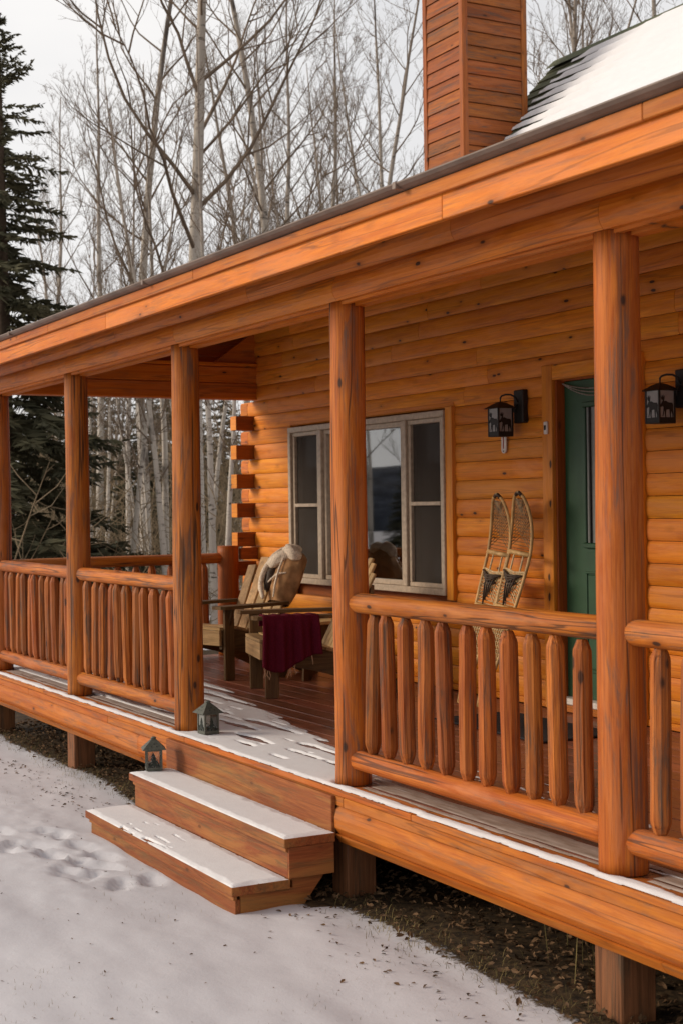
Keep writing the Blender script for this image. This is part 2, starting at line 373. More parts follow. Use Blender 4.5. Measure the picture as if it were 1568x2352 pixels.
def gheight(x, y):
    h = _g0(x, y)
    if -6.2 < x < -2.2 and -1.8 < y < -0.6:
        for px, py, a in PRINTS:
            dx, dy = x - px, y - py
            if dx*dx + dy*dy < 0.06:
                u = (dx*math.cos(a) + dy*math.sin(a))/0.135; v = (-dx*math.sin(a) + dy*math.cos(a))/0.055; q = u*u + v*v
                if q < 1: h -= 0.022*min(1.0, (1 - q)*3)
                elif q < 2.2: h += 0.006*(2.2 - q)*(0.5 + nz3(x*20, y*20))
    return h
def gbare(x, y):
    e = -0.20 + 0.07*fbm(x*1.1, 3.3, 0, 3) + (0.10 if x < -4 else 0.0)
    if -4.0 < x < -1.75: e = -0.32
    b = (y - e)/0.30 + 0.5
    if x < -9.0: b -= (-9.0 - x)*1.4
    if y > 3.4: b -= (y - 3.4)*1.5
    if x < -7.0: b -= max(0, y - 0.35)*2.0
    return max(0.0, min(1.0, b))
def axis_pts(lo, hi, step, far, grow=1.22):
    a = []; x = lo
    while x <= hi: a.append(x); x += step
    d = step; x = lo
    while x > -far: d *= grow; x -= d; a.insert(0, x)
    d = step; x = a[-1]
    while x < far: d *= grow; x += d; a.append(x)
    return a
gx = axis_pts(-9.5, 1.8, 0.03, 900); gy = axis_pts(-2.4, 0.9, 0.03, 900)
gv = [(x, y, gheight(x, y)) for x in gx for y in gy]; ny = len(gy)
gf = [(i*ny + j, (i + 1)*ny + j, (i + 1)*ny + j + 1, i*ny + j + 1) for i in range(len(gx) - 1) for j in range(ny - 1)]
gm = bpy.data.meshes.new('ground'); gm.from_pydata(gv, [], gf); gm.materials.append(MATS['ground'])
at_ = gm.attributes.new('bare', 'FLOAT', 'POINT'); at_.data.foreach_set('value', [gbare(x, y) for x in gx for y in gy])
gm.polygons.foreach_set('use_smooth', [True]*len(gm.polygons))
ground = link('snowy_ground', gm); tag(ground, 'snow covered lawn with bare brown earth under the porch', None, None, 'structure')

# ------------------------------------------------------------------ the cabin
cabin = thing('log_cabin', (-2.9, YW, ZG), 0, 'orange stained log cabin with covered porch and snowy roof', 'cabin')

def dlog(x0, x1, z0, z1, yf, bulge=0.034, back=0.05, n=8, sag=0.0):
    """log siding piece along X: convex towards -Y"""
    pts = []
    for i in range(n + 1):
        t = i/n; pts.append((yf - bulge*(1 - abs(2*t - 1)**3.2) + bulge*0.6, z0 + (z1 - z0)*t))
    pts += [(yf + back, z1), (yf + back, z0)]
    m = MB().prism(pts[::-1], 'X', x0, x1); return m
wall = MB().box(XC - 0.05, -6.99, YW + 0.075, YW + 0.2, ZG + 0.02, 2.85).box(-6.99, -4.55, YW + 0.075, YW + 0.2, ZG + 0.02, 0.64).box(-6.99, -4.55, YW + 0.075, YW + 0.2, 1.93, 2.85) \
    .box(-4.55, -3.38, YW + 0.075, YW + 0.2, ZG + 0.02, 2.85).box(-3.38, -2.58, YW + 0.075, YW + 0.2, ZG + 0.02, 0.03).box(-3.38, -2.58, YW + 0.075, YW + 0.2, 2.03, 2.85) \
    .box(-2.58, XE, YW + 0.075, YW + 0.2, ZG + 0.02, 2.85).build('wall', 'dark_trim_X', cabin)
H = 0.1265; Z0 = 0.929 - 7*H
WX = (-6.985, -4.49); DX = (-3.455, -2.515)        # openings in the siding (window with its trim, door with its trim)
for k in range(0, 22):
    z0 = Z0 + k*H; z1 = z0 + H - 0.0035; zc = (z0 + z1)/2
    x0 = XC + 0.0 if k % 2 else XC - 0.27
    spans = [[x0, XE]]
    if 0.60 < zc < 1.93: spans = [[spans[0][0], WX[0]], [WX[1], XE]]
    if zc < 2.12:
        a = spans.pop(); spans += [[a[0], DX[0]], [DX[1], a[1]]]
    for a, b in spans:
        cuts = []; x = a + random.uniform(0.5, 3.0)
        while x < b - 0.5:
            if zc > 1.95 or b - a > 2.5: cuts.append(x)
            x += random.uniform(1.7, 3.4)
        e = [a] + cuts + [b]
        for i in range(len(e) - 1):
            dlog(e[i] + 0.0015, e[i + 1] - 0.0015, z0, z1, YW, random.uniform(0.009, 0.013)).build('log', 'wall_log_X', wall, False)
MB().box(XC, XE, YW - 0.01, YW + 0.06, 0.003, Z0 - 0.003, 0.003).build('sill_log', 'wall_log_X', wall)
# side wall logs whose ends pass the corner towards the yard
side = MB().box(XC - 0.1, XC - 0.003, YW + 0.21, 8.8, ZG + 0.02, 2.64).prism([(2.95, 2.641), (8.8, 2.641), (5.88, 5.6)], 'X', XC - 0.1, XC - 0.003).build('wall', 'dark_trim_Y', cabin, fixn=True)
for k in range(-3, 24, 2):
    kk = k
    z0 = Z0 + kk*H
    if z0 > 2.1 or kk % 2 == 0: continue
    MB().box(XC - 0.12, XC - 0.004, YW - 0.165, YW + 0.2, z0 + 0.001, z0 + H - 0.002, 0.006).build('corner_log', 'dark_trim_Y', side)  # darker wood: shade of the unlit side face painted into the log colour
    MB().box(XC - 0.119, XC - 0.005, YW - 0.170, YW - 0.1655, z0 + 0.003, z0 + H - 0.004).build('corner_log_lit_cap', 'wall_log_X', side)  # thin added cap, brighter wood paints the end face as sunlit
for k in range(-4, 24, 2):
    z0 = Z0 + k*H
    if z0 > 2.1 or z0 < 0: continue
    o = MB().box(XC - 0.275, XC - 0.11, YW - 0.005, YW + 0.10, z0 + 0.004, z0 + H - 0.006, 0.012).build('corner_log', 'beam_X', side)
MB().box(XC - 0.1, XE, YW + 0.02, YW + 0.07, ZG - 0.1, -0.04).build('foundation', 'foundation', cabin)
MB().box(XC, XE, 8.7, 8.8, ZG, 2.64).box(XE - 0.1, XE, YW + 0.21, 8.69, ZG, 2.64).build('wall', 'dark_trim_X', cabin)

# window: one unit of three lights
win = MB()
wx0, wx1, wz0, wz1 = -6.955, -4.575, 0.645, 1.925
def frame(m, x0, x1, z0, z1, w, y0, y1, c=0.004):
    m.box(x0, x1, y0, y1, z1 - w, z1, c).box(x0, x1, y0, y1, z0, z0 + w, c)
    m.box(x0, x0 + w, y0 + 0.001, y1 - 0.001, z0 + w, z1 - w, c).box(x1 - w, x1, y0 + 0.001, y1 - 0.001, z0 + w, z1 - w, c); return m
frame(win, wx0, wx1, wz0, wz1, 0.045, YW - 0.045, YW + 0.10)
for mx_ in (-6.41, -5.115): win.box(mx_ - 0.034, mx_ + 0.034, YW - 0.042, YW + 0.10, wz0 + 0.045, wz1 - 0.045, 0.004)
window = win.build('window', 'window_frame', cabin)
for (a, b) in ((wx0 + 0.045, -6.444), (-5.081, wx1 - 0.045)):
    m = MB(); frame(m, a + 0.001, b - 0.001, wz0 + 0.046, wz1 - 0.046, 0.032, YW - 0.022, YW + 0.05)
    m.box(a + 0.03, b - 0.03, YW - 0.028, YW + 0.03, 1.268, 1.296, 0.003).build('sash', 'window_frame', window)
    MB().box(a + 0.03, b - 0.03, YW + 0.004, YW + 0.007, wz0 + 0.075, 1.267).box(a + 0.03, b - 0.03, YW + 0.004, YW + 0.007, 1.297, wz1 - 0.075).build('insect_screen', 'insect_screen', window)
    for z0, z1 in ((wz0 + 0.075, 1.267), (1.297, wz1 - 0.075)):
        MB().box(a + 0.03, b - 0.03, YW + 0.032, YW + 0.036, z0, z1).build('pane', 'window_glass', window)
m = MB(); frame(m, -6.375, -5.15, wz0 + 0.046, wz1 - 0.046, 0.036, YW - 0.015, YW + 0.06).build('sash', 'window_frame', window)
MB().box(-6.34, -5.186, YW + 0.02, YW + 0.024, wz0 + 0.08, wz1 - 0.08).build('pane', 'window_glass', window)
MB().box(wx0 - 0.03, wx0 - 0.001, YW - 0.02, YW + 0.06, wz0 - 0.02, wz1 + 0.02, 0.003).build('casing', 'wall_log_Z', window)
MB().box(wx1 + 0.001, wx1 + 0.085, YW - 0.03, YW + 0.06, wz0 - 0.03, wz1 + 0.02, 0.003).build('casing', 'wall_log_Z', window)
MB().box(wx0 - 0.03, wx1 + 0.08, YW - 0.006, YW + 0.06, wz1 + 0.0215, wz1 + 0.05, 0.003).build('casing', 'wall_log_X', window)
# the room behind the window
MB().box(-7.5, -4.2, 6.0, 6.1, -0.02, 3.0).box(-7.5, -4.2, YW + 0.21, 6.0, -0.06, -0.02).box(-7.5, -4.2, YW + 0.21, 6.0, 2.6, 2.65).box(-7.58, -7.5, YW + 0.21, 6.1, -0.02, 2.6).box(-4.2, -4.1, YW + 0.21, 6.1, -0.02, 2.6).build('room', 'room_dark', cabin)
for a, b in ((-6.98, -6.55), (-5.08, -4.55)):
    MB().grid(lambda u, v: (a + (b - a)*u, YW + 0.27 + 0.022*math.sin(u*42) + 0.01*math.sin(u*17 + 2), 0.45 + 1.55*v), 60, 2).build('curtain', 'curtain', window, True)
arm = thing('armchair', (-5.75, YW + 0.62, -0.02), 0, 'olive green upholstered chair back seen through the big window pane', 'armchair')
def cush(m, x0, x1, y0, y1, z0, z1, r): return m.box(x0, x1, y0, y1, z0, z1, r)
cush(MB(), -6.25, -5.15, YW + 0.23, YW + 0.40, 0.3, 0.99, 0.075).build('backrest', 'olive_cloth', arm, True)
cush(MB(), -6.2, -5.2, YW + 0.402, YW + 1.05, -0.02, 0.42, 0.05).build('seat', 'olive_cloth', arm, True)
cush(MB(), -6.34, -6.202, YW + 0.41, YW + 1.15, -0.02, 0.6, 0.04).build('armrest', 'olive_cloth', arm, True)
cush(MB(), -5.198, -5.06, YW + 0.41, YW + 1.15, -0.02, 0.6, 0.04).build('armrest', 'olive_cloth', arm, True)

# door
door = MB().box(-3.33, -2.62, YW + 0.048, YW + 0.135, 0.085, 2.02, 0.004).build('door', 'door_green', cabin)
m = MB(); frame(m, -3.13, -2.79, 1.00, 1.88, 0.03, YW + 0.0230, YW + 0.0470).build('glass_frame', 'door_green', door)
MB().box(-3.098, -2.822, YW + 0.0360, YW + 0.0410, 1.032, 1.848).build('glass_pane', 'frosted_pane', door)
for sx in (-3.06, -2.99, -2.93, -2.87):
    MB().box(sx - 0.006, sx + 0.006, YW + 0.0240, YW + 0.0350, 1.032, 1.848).build('glass_cane', 'black_iron', door)
for a, b in ((-3.13, -2.98), (-2.94, -2.79)):
    m = MB(); frame(m, a, b, 0.25, 0.86, 0.014, YW + 0.0380, YW + 0.0470, 0.002).box(a + 0.02, b - 0.02, YW + 0.0400, YW + 0.0475, 0.27, 0.84, 0.006).build('panel', 'door_green', door)
MB().box(-2.70, -2.66, YW + 0.01, YW + 0.047, 0.93, 1.06, 0.006).tube([(-2.68, YW + 0.01, 1.02), (-2.68, YW - 0.02, 1.02), (-2.68, YW - 0.025, 1.0)], 0.016, 8).build('handle', 'black_iron', door, True)
MB().box(-3.452, -3.35, YW - 0.035, YW + 0.07, 0.004, 2.125, 0.004).build('door_casing', 'wall_log_Z', cabin)
MB().box(-2.60, -2.518, YW - 0.035, YW + 0.07, 0.004, 2.125, 0.004).build('door_casing', 'wall_log_Z', cabin)
MB().box(-3.349, -2.601, YW - 0.033, YW + 0.07, 2.03, 2.123, 0.004).build('door_casing', 'wall_log_X', cabin)
MB().box(-3.349, -3.333, YW - 0.01, YW + 0.16, 0.03, 2.029, 0.003).box(-2.615, -2.601, YW - 0.01, YW + 0.16, 0.03, 2.029, 0.003).box(-3.332, -2.616, YW + 0.03, YW + 0.16, 2.021, 2.029).build('door_jamb', 'dark_trim_Z', cabin)
MB().box(-3.332, -2.616, YW - 0.03, YW + 0.15, 0.045, 0.083, 0.006).build('threshold', 'white_plastic', cabin)
MB().box(-3.40, -2.56, YW - 0.04, YW + 0.02, 0.003, 0.044, 0.003).build('threshold_board', 'rim_X', cabin)

# ---- chimney with horizontal boards
CX0, CX1, CY0, CY1 = -8.38, -7.70, 4.48, 5.20
chim = MB().box(CX0 + 0.02, CX1 - 0.02, CY0 + 0.02, CY1 - 0.02, ZG - 0.05, 8.2).build('chimney', 'dark_trim_Z', cabin)
z = 3.6
while z < 7.85:
    dz = 0.135
    MB().prism([(CY0 + 0.019, z), (CY0 - 0.008, z), (CY0 + 0.004, z + dz - 0.008), (CY0 + 0.019, z + dz - 0.008)], 'X', CX0 + 0.05, CX1 - 0.05).build('board', 'chimney_X', chim, fixn=True)
    MB().prism([(CX1 - 0.019, z), (CX1 + 0.008, z), (CX1 - 0.004, z + dz - 0.008), (CX1 - 0.019, z + dz - 0.008)], 'Y', CY0 + 0.05, CY1 - 0.05).build('board', 'chimney_Y', chim, fixn=True)
    z += dz
for (a, b, c, d) in ((CX0 - 0.014, CX0 + 0.049, CY0 - 0.014, CY0 + 0.05), (CX1 - 0.049, CX1 + 0.014, CY0 - 0.014, CY0 + 0.049), (CX1 - 0.05, CX1 + 0.014, CY1 - 0.049, CY1 + 0.014), (CX0 - 0.014, CX0 + 0.049, CY1 - 0.049, CY1 + 0.014)):
    MB().box(a, b, c, d, 3.4, 8.0, 0.004).build('corner_trim', 'chimney_Z', chim)
MB().box(CX0 - 0.08, CX1 + 0.08, CY0 - 0.08, CY1 + 0.08, 8.0, 8.12, 0.01).build('cap', 'gutter', chim)

# ---- main roof: green shingles in courses under a snow sheet
AL = math.radians(46); YB = 2.9; ZB = 5.71 - (5.88 - 2.9)*math.tan(AL); ca, sa = math.cos(AL), math.sin(AL)
def rp(x, s, h=0.0): return (x, YB + s*ca - h*sa, ZB + s*sa + h*ca)      # s up the slope, h off the surface
SL = (5.88 - YB)/ca; RX0, RX1 = -8.12, 6.0
m = MB(); a = [rp(RX0, -0.2), rp(RX1, -0.2), rp(RX1, SL), rp(RX0, SL)]; b = [rp(RX0, -0.2, -0.1), rp(RX1, -0.2, -0.1), rp(RX1, SL, -0.1), rp(RX0, SL, -0.1)]
m.add(a + b, [(0, 1, 2, 3), (7, 6, 5, 4), (0, 4, 5, 1), (1, 5, 6, 2), (2, 6, 7, 3), (3, 7, 4, 0)])
bk = [(RX0, 5.88, 5.71), (RX1, 5.88, 5.71), (RX1, 9.0, 2.48), (RX0, 9.0, 2.48)]; m.add(bk, [(0, 1, 2, 3)])
roof = m.build('roof', 'shingle', cabin)
ns = 30
for i in range(ns):
    s0 = -0.2 + i*(SL + 0.2)/ns; s1 = s0 + (SL + 0.2)/ns*1.12
    if s1 > SL: s1 = SL
    x = RX0 - 0.02; k = 0
    while x < -6.0:
        w = random.uniform(0.28, 0.42); h0 = random.uniform(0.016, 0.024)
        m = MB(); q = [rp(x + 0.004, s0, h0), rp(x + w - 0.004, s0, h0), rp(x + w - 0.004, s1, 0.004), rp(x + 0.004, s1, 0.004), rp(x + 0.004, s0, 0.002), rp(x + w - 0.004, s0, 0.002)]
        m.add(q, [(0, 1, 2, 3), (4, 5, 1, 0), (0, 3, 4), (1, 5, 2)])
        if s0 > 1.6: m.build('shingle', 'shingle', roof)
        x += w
MB().prism([(5.88 - 0.12, 5.71 - 0.055), (5.88, 5.71 + 0.055), (5.88 + 0.12, 5.71 - 0.055), (5.88, 5.71 + 0.02)], 'X', RX0 - 0.03, RX1).build('ridge_cap', 'shingle', roof, fixn=True)
MB().add([rp(RX0 - 0.03, -0.2, 0.0), rp(RX0 - 0.03, SL, 0.0), rp(RX0 - 0.03, SL, -0.18), rp(RX0 - 0.03, -0.2, -0.18), rp(RX0 + 0.0, -0.2, 0.0), rp(RX0 + 0.0, SL, 0.0), rp(RX0 + 0.0, SL, -0.18), rp(RX0 + 0.0, -0.2, -0.18)],
    [(0, 1, 2, 3), (7, 6, 5, 4), (0, 4, 5, 1), (3, 2, 6, 7), (0, 3, 7, 4), (1, 5, 6, 2)]).build('rake_board', 'beam_Y', roof)
# snow sheet on the roof, thinning out in streaks along the courses near the gable
m = MB(); NX, NS = 260, 120; vv = {}
cs = (SL + 0.2)/ns
def rsnow(x, s):
    q_ = max(0.0, min(1.0, (s - 2.35)/0.5)); d = (x - RX0) - 0.16 - 0.72*q_
    fr = ((s + 0.2)/cs) % 1.0
    return d + 0.95*(0.50 - fr) * (0.25 + 0.95*q_) + 0.28*fbm(x*2.2, math.floor((s + 0.2)/cs)*3.1, 0, 3) - (0.4 if s > SL - 0.09 else 0)
xs = [RX0 + (RX1 - RX0)*(i/NX)**1.5 for i in range(NX + 1)]; ss = [-0.2 + (SL + 0.19)*j/NS for j in range(NS + 1)]
for i in range(NX):
    for j in range(NS):
        xm = (xs[i] + xs[i + 1])/2; sm = (ss[j] + ss[j + 1])/2
        if rsnow(xm, sm) > 0:
            q = []
            for (ii, jj) in ((i, j), (i + 1, j), (i + 1, j + 1), (i, j + 1)):
                if (ii, jj) not in vv:
                    vv[(ii, jj)] = len(m.v); t = max(0.0, min(1.0, rsnow(xs[ii], ss[jj])/0.3)); m.v.append(rp(xs[ii], ss[jj], 0.026 + 0.03*t + 0.010*nz3(xs[ii]*1.2, ss[jj]*1.6) + 0.010*(1 - ((ss[jj] + 0.2)/cs) % 1.0)))
                q.append(vv[(ii, jj)])
            m.f.append(tuple(q))
o = m.build('roof_snow', 'snow', None, True); tag(o, 'white snow sheet lying on the green shingle roof', 'snow', None, 'stuff')

# ---- porch roof, fascia, gutter
PR = MB(); y0, z0, y1, z1 = -0.445, 2.468, 3.30, 3.06
PR.prism([(y0, z0 - 0.03), (y1, z1 - 0.03), (y1, z1), (y0, z0)], 'X', XC - 0.35, XE)
proof = PR.build('porch_roof', 'roof_edge', cabin, fixn=True)
for i in range(3):
    yb = -0.500 + i*0.13; zb = 2.447 + i*0.0206
    MB().prism([(yb, zb), (yb + 0.16, zb + 0.026), (yb + 0.16, zb + 0.030), (yb, zb + 0.008)], 'X', XC - 0.37, XE).build('shingle_course', 'roof_edge', proof, fixn=True)
def segs(x0, x1, cuts): e = [x0] + cuts + [x1]; return [(e[i] + 0.001, e[i + 1] - 0.001) for i in range(len(e) - 1)]
for a, b in segs(XC - 0.36, XE, [-5.6, -3.16, -0.62]):
    MB().prism([(-0.452, 2.428), (-0.485, 2.430), (-0.503, 2.437), (-0.514, 2.447), (-0.514, 2.452), (-0.452, 2.447)], 'X', a, b).build('gutter', 'gutter', proof, fixn=True)
for xg in (-5.6, -3.16, -0.62): MB().box(xg - 0.012, xg + 0.012, -0.518, -0.45, 2.428, 2.455, 0.002).build('gutter_joint', 'gutter', proof)
for a, b in segs(XC - 0.36, XE, [-4.9, -2.6, 0.7]): MB().box(a, b, -0.47, -0.452, 2.375, 2.427, 0.003).build('fascia_board', 'rim_X', proof)
for a, b in segs(XC - 0.36, XE, [-3.9, -0.4]): MB().box(a, b, -0.451, -0.42, 2.285, 2.4265, 0.003).build('fascia_board', 'beam_X', proof)
for i in range(30):          # ceiling boards up the slope, underside visible at the far end
    x = XC - 0.3 + i*0.34
    if x > XE - 0.3: break
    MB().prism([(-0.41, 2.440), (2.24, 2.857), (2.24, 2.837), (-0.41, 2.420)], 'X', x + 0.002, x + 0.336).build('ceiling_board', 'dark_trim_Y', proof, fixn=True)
# beams: two stacked half round logs on the posts
def beamlog(x0, x1, z0, z1, yf, yb, n=6):
    pts = []
    for i in range(n + 1):
        t = i/n; pts.append((yf + 0.022*(abs(2*t - 1)**2.4), z0 + (z1 - z0)*t))
    for i in range(n + 1):
        t = 1 - i/n; pts.append((yb - 0.022*(abs(2*t - 1)**2.4), z0 + (z1 - z0)*t))
    return MB().prism(pts[::-1], 'X', x0, x1)
for a, b in segs(XC - 0.1, XE, [-3*S + 0.07, -2*S + 0.08, -S + 0.05, 0.03]): beamlog(a, b, 2.205, 2.315, -0.10, 0.075).build('beam_log', 'beam_X', cabin)
for a, b in segs(XC - 0.1, XE, [-6.5, -4.75, -2.8, -0.9]): beamlog(a, b, 2.317, 2.44, -0.095, 0.075).build('beam_log', 'beam_X', cabin)
MB().box(XC + 0.09, XE, -0.055, -0.03, 2.190, 2.2045).box(XC + 0.09, XE, 0.0, 0.06, 2.184, 2.2045).build('beam_trim', 'beam_X', cabin)
# end beam and gable infill
for z0, z1 in ((2.205, 2.345), (2.347, 2.485)): MB().box(XC - 0.07, XC + 0.07, 0.078, YW + 0.06, z0, z1, 0.008).build('beam_log', 'beam_Y', cabin)
MB().box(XC - 0.02, XC + 0.10, 0.078, YW + 0.04, 2.487, 2.515, 0.004).build('beam_log', 'beam_Y', cabin)
MB().prism([(1.86, 2.517), (YW + 0.05, 2.517), (YW + 0.05, 2.835)], 'X', XC - 0.02, XC + 0.04).build('gable_infill', 'beam_Y', cabin, fixn=True)

zz = 2.488
while zz < 2.80:          # boards closing the gable beyond the end beam
    za, zb_ = zz, min(zz + 0.105, 2.84); sl_ = (2.855 - 2.44)/(2.24 + 0.41)
    ya, yb_ = max(0.08, (za - 2.44)/sl_ - 0.41), max(0.08, (zb_ - 2.44)/sl_ - 0.41)
    if ya < YW - 0.05: MB().prism([(ya, za + 0.002), (YW + 0.065, za + 0.002), (YW + 0.065, zb_), (min(yb_, YW - 0.02), zb_)], 'X', XC - 0.20, XC - 0.18).build('gable_board', 'dark_trim_Y', cabin, fixn=True)
    zz += 0.105
# ---- posts
def round_log(p0, p1, r0, r1, n=18, rings=26, amp=0.06, seed=0.0, rnd=0.0, crack=False):
    p0, p1 = Vector(p0), Vector(p1); d = (p1 - p0); L = d.length; d = d/L
    ref = Vector((0, 0, 1)) if abs(d.z) < 0.9 else Vector((1, 0, 0)); a = d.cross(ref).normalized(); b = d.cross(a)
    vs = []
    for i in range(rings + 1):
        t = i/rings; c = p0 + d*(t*L); r = r0 + (r1 - r0)*t
        if rnd > 0:
            e = min(t, 1 - t)*L
            if e < rnd: r *= math.sqrt(max(0.08, 1 - (1 - e/rnd)**2))
        bend = 0.10*r*nz3(t*1.7 + seed, seed*3.1, 2)
        for k in range(n):
            th = 2*PI*k/n; q = 1 + amp*nz3(math.cos(th)*1.2 + seed, math.sin(th)*1.2 + t*L*0.9, seed) + amp*0.45*nz3(math.cos(th)*3.5, math.sin(th)*3.5 + t*L*3, seed + 4)
            vs.append(c + (a*math.cos(th) + b*math.sin(th))*r*q + a*bend)
    fs = [(i*n + k, i*n + (k + 1) % n, (i + 1)*n + (k + 1) % n, (i + 1)*n + k) for i in range(rings) for k in range(n)]
    fs += [tuple(range(n))[::-1], tuple(range(rings*n, rings*n + n))]
    return MB().add(vs, fs)
POSTX = [S, 0, -S, -2*S, -3*S, -4*S]
for i, x in enumerate(POSTX):
    round_log((x, 0, 0.004), (x, 0, 2.203), 0.0845, 0.079, 26, 44, 0.05, i*2.7).build('post', 'post_Z', cabin, True, True)
    # square timber below the deck
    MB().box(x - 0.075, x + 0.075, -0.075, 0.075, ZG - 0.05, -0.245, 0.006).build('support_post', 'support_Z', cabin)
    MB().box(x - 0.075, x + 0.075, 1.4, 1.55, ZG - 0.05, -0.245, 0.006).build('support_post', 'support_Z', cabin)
# thin checks (drying cracks) running down some posts
# ---- railings
bal_mesh = []
for i in range(7):
    m = MB(); n = 9; rings = []
    sd_ = i*3.3; R0 = 0.0365 + 0.003*nz3(sd_, 1)
    prof = [(0, 0.020), (0.006, 0.024), (0.035, 0.0345), (0.05, R0), (0.18, R0), (0.34, R0*1.01), (0.48, R0*0.99), (0.578, R0*0.98), (0.592, 0.034), (0.622, 0.022), (0.628, 0.019)]
    for (zz, r) in prof:
        for k in range(n):
            th = 2*PI*k/n; q = 1 + 0.10*nz3(math.cos(th)*1.1 + sd_, math.sin(th)*1.1, zz*1.5) ; bx = 0.006*nz3(zz*3, sd_)
            m.v.append((r*q*math.cos(th) + bx, r*q*math.sin(th), zz))
    for j in range(len(prof) - 1):
        for k in range(n): m.f.append((j*n + k, j*n + (k + 1) % n, (j + 1)*n + (k + 1) % n, (j + 1)*n + k))
    m.f += [tuple(range(n))[::-1], tuple(range((len(prof) - 1)*n, len(prof)*n))]
    bal_mesh.append(m.mesh('baluster', 'baluster_Z'))
def railing(x0, y0, x1, y1, nb, first, step, axis):
    d = Vector((x1 - x0, y1 - y0, 0)); L = d.length; d.normalize()
    sd_ = x0*1.7 + y0
    def P(t, z): return (x0 + d.x*t, y0 + d.y*t, z)
    low = round_log(P(0.055, 0.118), P(L - 0.05, 0.118 + 0.006), 0.047, 0.05, 16, 30, 0.08, sd_ + 5, 0.0).build('railing', 'post_' + axis, cabin, True, True)
    low['label'] = 'log railing with upright peeled balusters'
    round_log(P(0.055, 0.833), P(L - 0.05, 0.836), 0.046, 0.044, 16, 30, 0.08, sd_, 0.0).build('top_rail', 'post_' + axis, low, True, True)
    for k in range(nb):
        t = first + k*step + random.uniform(-0.006, 0.006)
        o = link('baluster', random.choice(bal_mesh), low)
        o.location = P(t, 0.163 + random.uniform(-0.004, 0.004)); o.rotation_euler = (random.uniform(-0.02, 0.02), random.uniform(-0.02, 0.02), random.uniform(0, 6.28))
for (xa, xb) in ((-4*S, -3*S), (-3*S, -2*S), (-S, 0), (0, S)): railing(xa, 0, xb, 0, 11, 0.19, 0.1525, 'X')
# end railing stops at a short post beside the cabin corner
railing(XC, 0, XC, 1.97, 11, 0.20, 0.157, 'Y')
round_log((XC, 1.985, 0.004), (XC, 1.985, 0.94), 0.092, 0.09, 20, 16, 0.04, 9).build('short_post', 'dark_trim_Z', cabin, True, True)
MB().box(XC + 0.02, XC + 0.06, 2.08, YW - 0.002, 0.82, 0.92, 0.004).build('wall_bracket', 'dark_trim_Y', cabin)

# ---- deck
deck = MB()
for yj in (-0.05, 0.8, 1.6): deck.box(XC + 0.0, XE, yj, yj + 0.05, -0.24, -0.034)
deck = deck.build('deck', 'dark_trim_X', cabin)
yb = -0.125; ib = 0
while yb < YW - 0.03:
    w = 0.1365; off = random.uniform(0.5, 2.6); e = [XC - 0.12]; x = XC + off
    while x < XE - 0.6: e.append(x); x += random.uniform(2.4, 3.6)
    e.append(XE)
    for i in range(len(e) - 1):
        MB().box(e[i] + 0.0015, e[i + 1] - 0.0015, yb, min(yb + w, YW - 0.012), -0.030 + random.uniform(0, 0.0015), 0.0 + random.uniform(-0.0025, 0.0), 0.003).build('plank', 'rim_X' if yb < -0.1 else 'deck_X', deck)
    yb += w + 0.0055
# rim: strip, half round fascia log, sloping bottom strip
for a, b in segs(XC - 0.1, XE, [-6.6, -4.9, -3.3, -1.8, 0.9]): MB().box(a, b, -0.119, -0.09, -0.078, -0.0335, 0.004).build('rim_strip', 'rim_X', deck)
for a, b in segs(XC - 0.1, XE, [-4.35, -3.86, -1.87]):
    if abs(a + 3.86) < 0.01: continue
    MB().prism([(-0.05, -0.205), (-0.108, -0.205), (-0.128, -0.175), (-0.130, -0.13), (-0.122, -0.095), (-0.108, -0.0795), (-0.05, -0.0795)][::-1], 'X', a, b).build('rim_log', 'rim_X', deck, fixn=True)
for a, b in segs(XC - 0.1, XE, [-5.2, -3.84, -1.88, 0.33]):
    if abs(a + 3.84) < 0.01: continue
    MB().prism([(-0.05, -0.246), (-0.098, -0.246), (-0.124, -0.209), (-0.112, -0.2065), (-0.05, -0.2065)][::-1], 'X', a, b).build('rim_bottom_strip', 'rim_X', deck, fixn=True)
MB().box(-3.855, -1.872, -0.142, -0.118, -0.215, -0.034, 0.003).build('step_backboard', 'step_X', deck)
MB().box(XC - 0.1, XC - 0.06, -0.12, YW - 0.02, -0.24, -0.034, 0.003).build('rim_log', 'rim_Y', deck)

# ------------------------------------------------------------------ porch steps
steps = thing('porch_steps', (-2.8, -0.4, ZG), 0, 'two brown wooden box steps dusted with snow against the porch edge', 'steps')
SX0, SX1 = -3.77, -1.83
MB().box(SX0, SX1, -0.40, -0.145, -0.232, -0.192, 0.003).build('tread', 'step_X', steps)
MB().box(SX0, SX1, -0.655, -0.372, -0.412, -0.372, 0.003).build('tread', 'step_X', steps)
MB().box(SX0 + 0.03, SX1 - 0.012, -0.388, -0.37, -0.252, -0.2335, 0.002).build('nosing_strip', 'step_X', steps)
MB().box(SX0 + 0.03, SX1 - 0.012, -0.643, -0.625, -0.432, -0.4135, 0.002).build('nosing_strip', 'step_X', steps)
MB().box(SX0 + 0.03, SX1 - 0.02, -0.376, -0.352, -0.371, -0.2525, 0.002).build('riser', 'step_X', steps)
MB().box(SX0 + 0.03, SX1 - 0.02, -0.631, -0.607, ZG - 0.05, -0.4325, 0.002).build('riser', 'step_X', steps)
for xa in (SX0 + 0.04, -2.8, SX1 - 0.062):
    MB().prism([(-0.605, ZG - 0.04), (-0.605, -0.4135), (-0.3505, -0.4135), (-0.3505, -0.2335), (-0.15, -0.2335), (-0.15, -0.32), (-0.33, ZG - 0.04)], 'X', xa, xa + 0.04).build('stringer', 'step_Y', steps, fixn=True)
MB().box(SX1 - 0.02, SX1 - 0.003, -0.376, -0.15, -0.371, -0.233, 0.002).build('side_panel', 'step_Y', steps)

